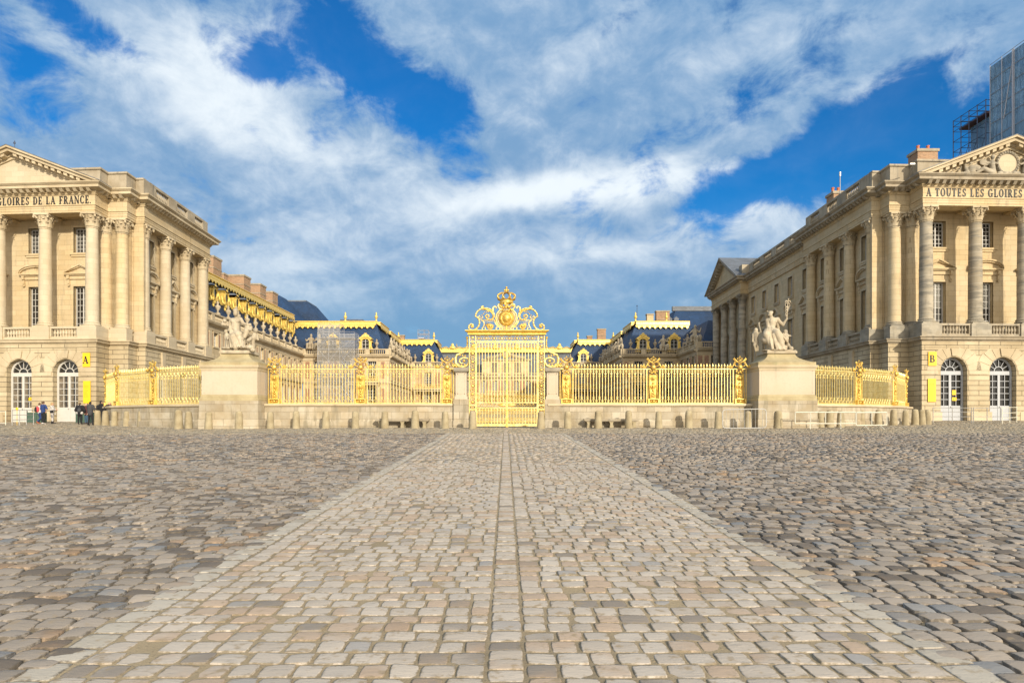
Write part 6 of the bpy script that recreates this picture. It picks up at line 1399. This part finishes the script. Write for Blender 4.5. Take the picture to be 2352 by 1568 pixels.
# ------------------------------------------------------------------ signs
def sign(P, a, w, z0, z1, label, letter=None, lines=False, B=-.25):
    p = P.T(a, B - .06, z0); r_ = thing('wall_sign', label, 'sign', p)
    g = P.front(B); g.box(a - w / 2, a + w / 2, .05, .09, z0, z1); world_obj(g, 'board', YEL, r_)
    if letter:
        g = P.front(B); h = (z1 - z0) * .52; zz = z0 + (z1 - z0) * .24; lettering(g, letter, a - .27, a + .30, zz, h, .085, .10, flip=P.sg < 0); world_obj(g, 'lettering', INK, r_)
    if lines:
        g = P.front(B); q = z1 - .42; rg = random.Random(3)
        for i in range(11):
            l = w * (.62 if i < 3 else rg.uniform(.35, .6)); s_ = P.sg
            x0 = a - w * .36 if s_ > 0 else a + w * .36 - l; t = .035 if i < 2 else .02
            k = 0
            while k < l: d = rg.uniform(.05, .12); g.box(x0 + k, x0 + min(k + d, l), .085, .095, q, q + t); k += d + .03
            q -= .085 if i != 2 else .2
        world_obj(g, 'print', YELD, r_)
sign(PR, (2141.3 - CX) * 54.25 / FPX - 34.1, .68, 6.1, 7.24, 'square yellow sign with black letter B on the right pavilion', 'B')
sign(PR, (2139.8 - CX) * 54.25 / FPX - 34.1, .66, 3.17, 5.05, 'tall yellow notice board below the letter B sign', None, True)
sign(PL, -((199.4 - CX) * 56.1 / FPX) - 34.7, .66, 6.15, 7.33, 'square yellow sign with black letter A on the left pavilion', 'A')
sign(PL, -((200.6 - CX) * 56.1 / FPX) - 34.7, .64, 3.1, 4.98, 'tall yellow notice board below the letter A sign', None, True)
def paper(P, a, z0, z1, w, label):
    p = P.T(a, .36, z0); g = P.front(-.25); g.box(a - w / 2, a + w / 2, -.49, -.48, z0, z1); r_ = thing('door_notice', label, 'notice', p); world_obj(g, 'sheet', YEL, r_)
paper(PR, 2.78, 3.75, 4.15, .33, 'small plain yellow notice on the nearest right door glass'); 
p = PR.T(2.78, .36, 3.25); r_ = thing('door_notice', 'yellow warning notice with small triangle low on the right door glass', 'notice', p)
g = PR.front(-.25); g.box(2.6, 2.98, -.49, -.48, 3.28, 3.56); world_obj(g, 'sheet', YEL, r_); g = PR.front(-.25); g.prism([(2.66, 3.36), (2.76, 3.36), (2.71, 3.46)], -.485, -.475); world_obj(g, 'print', INK, r_)
p = PL.T(6.2, .36, 3.1); r_ = thing('door_notice', 'yellow warning notice with a small triangle on the left door glass', 'notice', p)
g = PL.front(-.25); g.box(5.68, 6.1, -.49, -.48, 3.35, 3.62); world_obj(g, 'sheet', YEL, r_); g = PL.front(-.25); g.prism([(5.82, 3.42), (5.96, 3.42), (5.89, 3.54)], -.485, -.475); world_obj(g, 'print', INK, r_)
# ------------------------------------------------------------------ crowd barriers
def pt(px, py): d = depth(py); x_ = (px - CX) * d / FPX; return Vector((x_, d, gz(x_, d)))
r_ = thing('crowd_barrier', 'galvanised round-cornered crowd barrier with bars in front of the right statue pedestal', 'barrier', pt(1710, 990.5))
g = G(); Y = r_.location.y; k = Y / FPX; x0, x1 = (1660 - CX) * k, (1760 - CX) * k; zb = gz(0, Y) + .18; zt = zb + 1.02; c = .16
L = [(x0 + c, zb), (x1 - c, zb + .02), (x1 - .04, zb + .06), (x1, zb + c), (x1, zt - c), (x1 - .04, zt - .04), (x1 - c, zt + .02), (x0 + c, zt - .02), (x0 + .04, zt - .06), (x0, zt - c), (x0, zb + c), (x0 + .04, zb + .04)]
g.tube([(a, Y, b) for a, b in L], .022, 6, True)
for i in range(1, 12): x_ = x0 + (x1 - x0) * i / 12; g.tube([(x_, Y, zb), (x_, Y, zt)], .009, 5)
g.tube([(x1, Y, zb + .35), (x1 + .12, Y, zb + .35)], .012, 5); world_obj(g, 'barrier_frame', STEEL, r_)
for x_ in (x0 + .42, x1 - .42):
    for s_ in (-1, 1): g = G(); g.tube([(x_, Y, zb), (x_ + s_ * .05, Y + s_ * .32, gz(0, Y + s_ * .32))], .018, 5); world_obj(g, 'foot', STEEL, r_)
def rail_barrier(label, pa, pb, h=.98, legs=(.25, .75), posts=(0, .25, .5, .75, 1), low=.32, m_=None, sp=.3):
    a, b = pt(*pa), pt(*pb); r_ = thing('crowd_barrier', label, 'barrier', (a + b) / 2); d = b - a; up = Vector((0, 0, 1)); n = Vector((-d.y, d.x, 0)).normalized()
    g = G(); g.tube([a + up * h, b + up * h], .035, 4); g.tube([a + up * low, b + up * low], .03, 4)
    for t in posts: g.tube([a + d * t + up * low, a + d * t + up * h], .03, 4)
    world_obj(g, 'barrier_frame', m_ or WBAR, r_)
    for t in legs:
        for s_ in (-1, 1): g = G(); g.tube([a + d * t + up * low, a + d * t + n * s_ * sp + d.normalized() * s_ * .14], .028, 4); world_obj(g, 'foot', m_ or WBAR, r_)
rail_barrier('long cream painted rail barrier beside the right statue pedestal', (1826.5, 985), (1966, 985))
rail_barrier('cream rail barrier with splayed feet, right of the long rail barrier', (1967, 987), (2037, 985.5), legs=(.28, .78), posts=(0, .5, 1), sp=.4, low=.25)
def rail_fence(label, pa, pb, posts, hs=(.45, .8, 1.1), m_=None, name='barrier_rail'):
    a, b = pt(*pa), pt(*pb); r_ = thing('railing', label, 'railing', (a + b) / 2); d = b - a; up = Vector((0, 0, 1)); g = G()
    for h in hs: g.tube([a + up * h, b + up * h], .022, 5)
    world_obj(g, 'rail', m_ or STEEL, r_)
    for t in posts: g = G(); g.tube([a + d * t, a + d * t + up * (hs[-1] + .05)], .03, 5); world_obj(g, 'post', m_ or STEEL, r_)
rail_fence('thin three-rail metal queue railing in front of the first right door', (2143, 970), (2232, 970.5), (0, .5, 1))
rail_fence('thin metal queue railing between the two right doors', (2236, 970.5), (2298, 970), (0, .5, 1), hs=(.45, 1.1))
rail_fence('white metal queue pen with crossing rails at the far right door', (2302, 973), (2335, 970), (0, .5, 1), hs=(.4, .75, 1.15), m_=WBAR)
rail_fence('metal queue railing in front of the left pavilion doors', (28, 972), (77, 970), (0, .33, .66, 1), hs=(.4, .75, 1.1))
rail_fence('pale rail barrier at the far left edge of the square', (-20, 971), (13, 971), (0, .5, 1), hs=(.15, 1.0), m_=WBAR)
def planter(label, px0, px1, py, h=.85):
    a = pt((px0 + px1) / 2, py); k = a.y / FPX; w = (px1 - px0) * k / 2; r_ = thing('green_bin', label, 'box', a)
    g = G(); g.box(a.x - w, a.x + w, a.y - .05, a.y + .6, a.z + .05, a.z + h)
    for s_ in (-1, 1): g.box(a.x + s_ * w - .03, a.x + s_ * w + .03, a.y - .08, a.y - .02, a.z - .02, a.z + h + .08); 
    g.box(a.x - w, a.x + w, a.y - .09, a.y - .05, a.z + h - .1, a.z + h - .02); g.box(a.x - w, a.x + w, a.y - .09, a.y - .05, a.z + .05, a.z + .12); world_obj(g, 'box_body', GREEN, r_)
    for s_ in (-1, 1): g = G(); g.lathe([(.03, 0), (.05, .04), (.02, .09), (.001, .13)], a.x + s_ * w, a.y - .05, 6, a.z + h + .08); world_obj(g, 'knob', INK, r_)
planter('dark green wooden planter box behind the queue railing on the left', 63, 84, 966)
planter('dark green wooden planter box behind the pair with a red bag', 84, 96, 966.3)
planter('narrow dark green planter box behind the man in the black coat', 176, 184, 966.5)
planter('dark green planter box behind the three visitors near the bollards', 190, 206, 966.8)
r_ = thing('sign_ball', 'small round yellow disc on a post of the left queue railing', 'marker', pt(39, 971)); g = G(); p = r_.location; g.tube([p, p + Vector((0, 0, 1.15))], .02, 5); g.ball((p.x, p.y, p.z + 1.2), (.11, .04, .11), 10, 6); world_obj(g, 'marker_disc', YEL, r_)
# ------------------------------------------------------------------ people
SKIN = mat('skin', (0.50, 0.30, 0.20), 0.6, var=0.9)
def cloth(n, c): return mat(n, c, 0.9, var=0.75, ns=12)
CM = {k: cloth('cloth_' + k, c) for k, c in dict(navy=(.02, .045, .16), black=(.012, .012, .015), grey=(.055, .055, .06), white=(.55, .51, .47), red=(.62, .07, .08), jeans=(.05, .10, .17), darkred=(.09, .03, .03), orange=(.55, .16, .06), brown=(.10, .055, .03), blond=(.42, .27, .12), bald=(.50, .32, .22)).items()}
def person(px, py, head_py, rz, label, J=None, top='black', legs='black', shoes='black', hair='brown', long_hair=False, extra=None, sleeves=True, jacket=0.0):
    p = pt(px, py); s = (py - head_py) * p.y / FPX / 1.76
    D = dict(hip=(0, 0, .93), chest=(0, 0, 1.36), neck=(0, 0, 1.5), head=(0, .01, 1.65), lsh=(-.19, 0, 1.44), rsh=(.19, 0, 1.44), lel=(-.26, .02, 1.16), rel=(.26, .02, 1.16), lwr=(-.27, .1, .92), rwr=(.27, .1, .92),
             lk=(-.11, .02, .5), rk=(.11, .02, .5), la=(-.12, -.02, .09), ra=(.12, -.02, .09), lt=(-.14, .15, .04), rt=(.14, .15, .04))
    D.update(J or {}); V = {k: Vector(v) for k, v in D.items()}
    def hand(w, e, side_):
        d = (w - e).normalized(); q = d.cross(Vector((0, 1, 0))); q = q.normalized() if q.length > .1 else Vector((1, 0, 0)); f = d.cross(q); L = [cap(w, w + d * .07, .032, .036)]
        for i, l in enumerate((.075, .085, .08, .06)): b = w + d * .09 + q * (i - 1.5) * .021; m = b + d * l * .55 - f * .008; L += [cap(b - d * .02, m, .0105, .0095), cap(m, m + d * l * .45 - f * .02, .0095, .008)]
        b = w + d * .02 + q * side_ * .03; L += [cap(b, b + d * .04 + q * side_ * .03, .013, .011), cap(b + d * .04 + q * side_ * .03, b + d * .075 + q * side_ * .032, .011, .009)]
        return L
    h = V['head']
    body = [cap(V['hip'], V['chest'], .125, .14), ell(V['chest'], (.17, .11, .15)), ell(V['hip'], (.16, .12, .12)), cap(V['chest'] + Vector((0, 0, .08)), V['neck'], .08, .055), cap(V['neck'], h, .055, .06),
            ell(h + Vector((0, 0, .01)), (.078, .098, .112)), ell(h + Vector((0, .03, -.055)), (.055, .06, .055)), ell(h + Vector((0, .105, -.01)), (.013, .02, .025)), ell(h + Vector((0, .092, -.055)), (.025, .012, .01)),
            ell(h + Vector((.032, .085, .015)), (.016, .012, .01)), ell(h + Vector((-.032, .085, .015)), (.016, .012, .01)), ell(h + Vector((.08, 0, -.005)), (.014, .022, .033)), ell(h + Vector((-.08, 0, -.005)), (.014, .022, .033)),
            cap(V['lsh'], V['rsh'], .07, .07)]
    arms = []; 
    for s_ in 'lr':
        arms += [cap(V[s_ + 'sh'], V[s_ + 'el'], .052, .042), cap(V[s_ + 'el'], V[s_ + 'wr'], .042, .028)]
        body += [cap(V['hip'] + Vector((-.09 if s_ == 'l' else .09, 0, -.04)), V[s_ + 'k'], .088, .058), cap(V[s_ + 'k'], V[s_ + 'a'], .058, .037)]
        body += [cap(V[s_ + 'a'], V[s_ + 't'], .045, .033)]
    hands = hand(V['lwr'], V['lel'], -1) + hand(V['rwr'], V['rel'], 1)
    root = link('person', organic_mesh('person', body + arms + hands, .0125, SKIN, smooth=1), None, p, rz, label, 'person', None, sc=s)
    up = Vector((0, 0, 1)); j = .012 + jacket
    t = [cap(V['hip'] + up * (.02 if not jacket else -.06), V['chest'], .14 + j, .15 + j), ell(V['chest'], (.185 + j, .125 + j, .16)), cap(V['lsh'], V['rsh'], .072 + j, .072 + j), cap(V['neck'] - up * .06, V['neck'] - up * .01, .085 + j, .062 + j), ell(V['hip'] + up * .06, (.165 + j, .13 + j, .1))]
    for s_ in 'lr':
        t.append(cap(V[s_ + 'sh'], V[s_ + 'el'], .06 + j, .052 + j * .8))
        if sleeves: t.append(cap(V[s_ + 'el'], V[s_ + 'wr'] * .92 + V[s_ + 'el'] * .08, .052 + j * .8, .038 + j * .5))
    link('jacket' if jacket else 'shirt', organic_mesh('shirt', t, .018, CM[top], smooth=1), root)
    t = [ell(V['hip'], (.17, .135, .13))]
    for s_ in 'lr': t += [cap(V['hip'] + Vector((-.085 if s_ == 'l' else .085, 0, -.04)), V[s_ + 'k'], .098, .07), cap(V[s_ + 'k'], V[s_ + 'a'] + up * .02, .07, .05)]
    link('trousers', organic_mesh('trousers', t, .018, CM[legs], smooth=1), root)
    for s_ in 'lr': link('shoe', organic_mesh('shoe', [cap(V[s_ + 'a'] - up * .02 - (V[s_ + 't'] - V[s_ + 'a']) * .15, V[s_ + 't'] + up * .005, .05, .042), cap(V[s_ + 'a'], V[s_ + 'a'] + up * .03, .05, .05)], .014, CM[shoes], smooth=1), root)
    hr = [ell(h + Vector((0, -.012, .035)), (.088, .102, .098)), ell(h + Vector((0, -.045, -.01)), (.08, .07, .085))]
    if long_hair: hr += [ell(h + Vector((0, -.06, -.05)), (.08, .06, .1)), ell(h + Vector((0, -.1, .03)), (.05, .05, .05))]
    if hair != 'bald': link('hair', organic_mesh('hair', hr, .014, CM[hair], smooth=1), root)
    for nm, prims, c in (extra or []): link(nm, organic_mesh(nm, prims, .018, CM[c], smooth=1), root)
    return root
PK = lambda x_=0, z_=1.22, w=.13, h=.18, y=-.2: [ell((x_, y, z_), (w, .09, h)), ell((x_, y - .04, z_ - .06), (w * .75, .08, h * .55))]
person(91, 967.8, 920.5, R(-25), 'person half hidden in pale top carrying a black and red rucksack', dict(ra=(.16, -.3, .14), rk=(.12, .05, .5), rt=(.18, -.18, .03), lk=(-.1, .12, .5)), 'white', 'navy', 'orange', 'brown', extra=[('rucksack', [ell((0, -.17, 1.22), (.17, .12, .26))], 'red'), ('rucksack_back', [ell((-.06, -.27, 1.2), (.13, .1, .24))], 'black')])
person(99.5, 969.5, 917, R(-15), 'man in blue polo shirt with one hand on his hip seen from behind', dict(rel=(.40, -.03, 1.2), rwr=(.25, .02, 1.0), la=(-.07, -.02, .09), lt=(-.08, .12, .03), ra=(.09, -.1, .09), rt=(.12, .06, .03)), 'navy', 'black', 'white', 'brown', sleeves=False, extra=[('trouser_stripe', [cap((-.19, 0, .85), (-.155, 0, .5), .02, .02)], 'white')])
person(120, 968, 920, R(-75), 'blond woman in white top and white trousers with black boots', dict(lel=(-.2, .12, 1.2), lwr=(-.02, .26, 1.22), rel=(.22, .14, 1.2), rwr=(.04, .27, 1.16), la=(-.1, -.06, .09), ra=(.1, .1, .09), rt=(.12, .28, .04), lt=(-.1, .12, .04)), 'white', 'white', 'black', 'blond', True, extra=[('boot', [cap((-.1, -.06, .05), (-.1, -.05, .2), .06, .06), cap((.1, .1, .05), (.1, .09, .2), .06, .06)], 'black'), ('belt', [cap((-.12, 0, 1.0), (.12, 0, 1.0), .14, .14)], 'black'), ('handbag', [ell((-.05, .22, .82), (.09, .06, .07))], 'white')])
person(183.5, 970, 920.7, R(8), 'broad man in puffy black coat with small round rucksack', dict(lel=(-.34, .02, 1.15), rel=(.34, .02, 1.15), lwr=(-.24, .14, .95), rwr=(.3, .12, .93)), 'black', 'black', 'black', 'brown', jacket=.05, extra=[('collar', [cap((-.08, 0, 1.53), (.08, 0, 1.53), .075, .075)], 'white'), ('shirt_hem', [cap((-.12, -.02, .93), (.12, -.02, .93), .15, .15)], 'white'), ('rucksack', PK(.06, 1.15, .15, .2, -.25), 'grey')])
person(198.6, 969.6, 922, R(160), 'bald man in dark red jacket and jeans facing the camera behind others', dict(lel=(-.28, .02, 1.16)), 'darkred', 'jeans', 'black', 'bald', jacket=.02, extra=[('glasses', [cap((-.045, .1, 1.665), (.045, .1, 1.665), .012, .012)], 'black')])
person(207.5, 972.2, 918.5, R(-10), 'person in dark grey hooded jacket standing with feet apart', dict(lel=(-.26, .08, 1.18), lwr=(-.12, .26, 1.2), rel=(.28, .08, 1.2), rwr=(.2, .26, 1.24), la=(-.17, -.03, .09), ra=(.24, -.02, .09), rk=(.17, .02, .5), lk=(-.13, .02, .5), lt=(-.19, .12, .04), rt=(.30, .12, .04)), 'grey', 'black', 'black', 'black', jacket=.035, extra=[('hood', [ell((0, -.09, 1.47), (.12, .08, .08))], 'grey')])
person(232, 969.8, 916.3, R(-35), 'person with black rucksack standing behind the first left-hand bollards', dict(), 'black', 'black', 'black', 'black', jacket=.02, extra=[('rucksack', PK(-.05, 1.22, .16, .24, -.22), 'black')])
person(240, 971, 916.6, R(-50), 'man leaning forward with raised arm towards the railing behind bollards', dict(chest=(0, .16, 1.3), neck=(0, .26, 1.43), head=(0, .33, 1.55), lsh=(-.18, .2, 1.4), rsh=(.2, .2, 1.4), rel=(.26, .46, 1.34), rwr=(.26, .62, 1.52), lel=(-.24, .36, 1.16), lwr=(-.2, .52, 1.05)), 'black', 'navy', 'black', 'bald', jacket=.02)
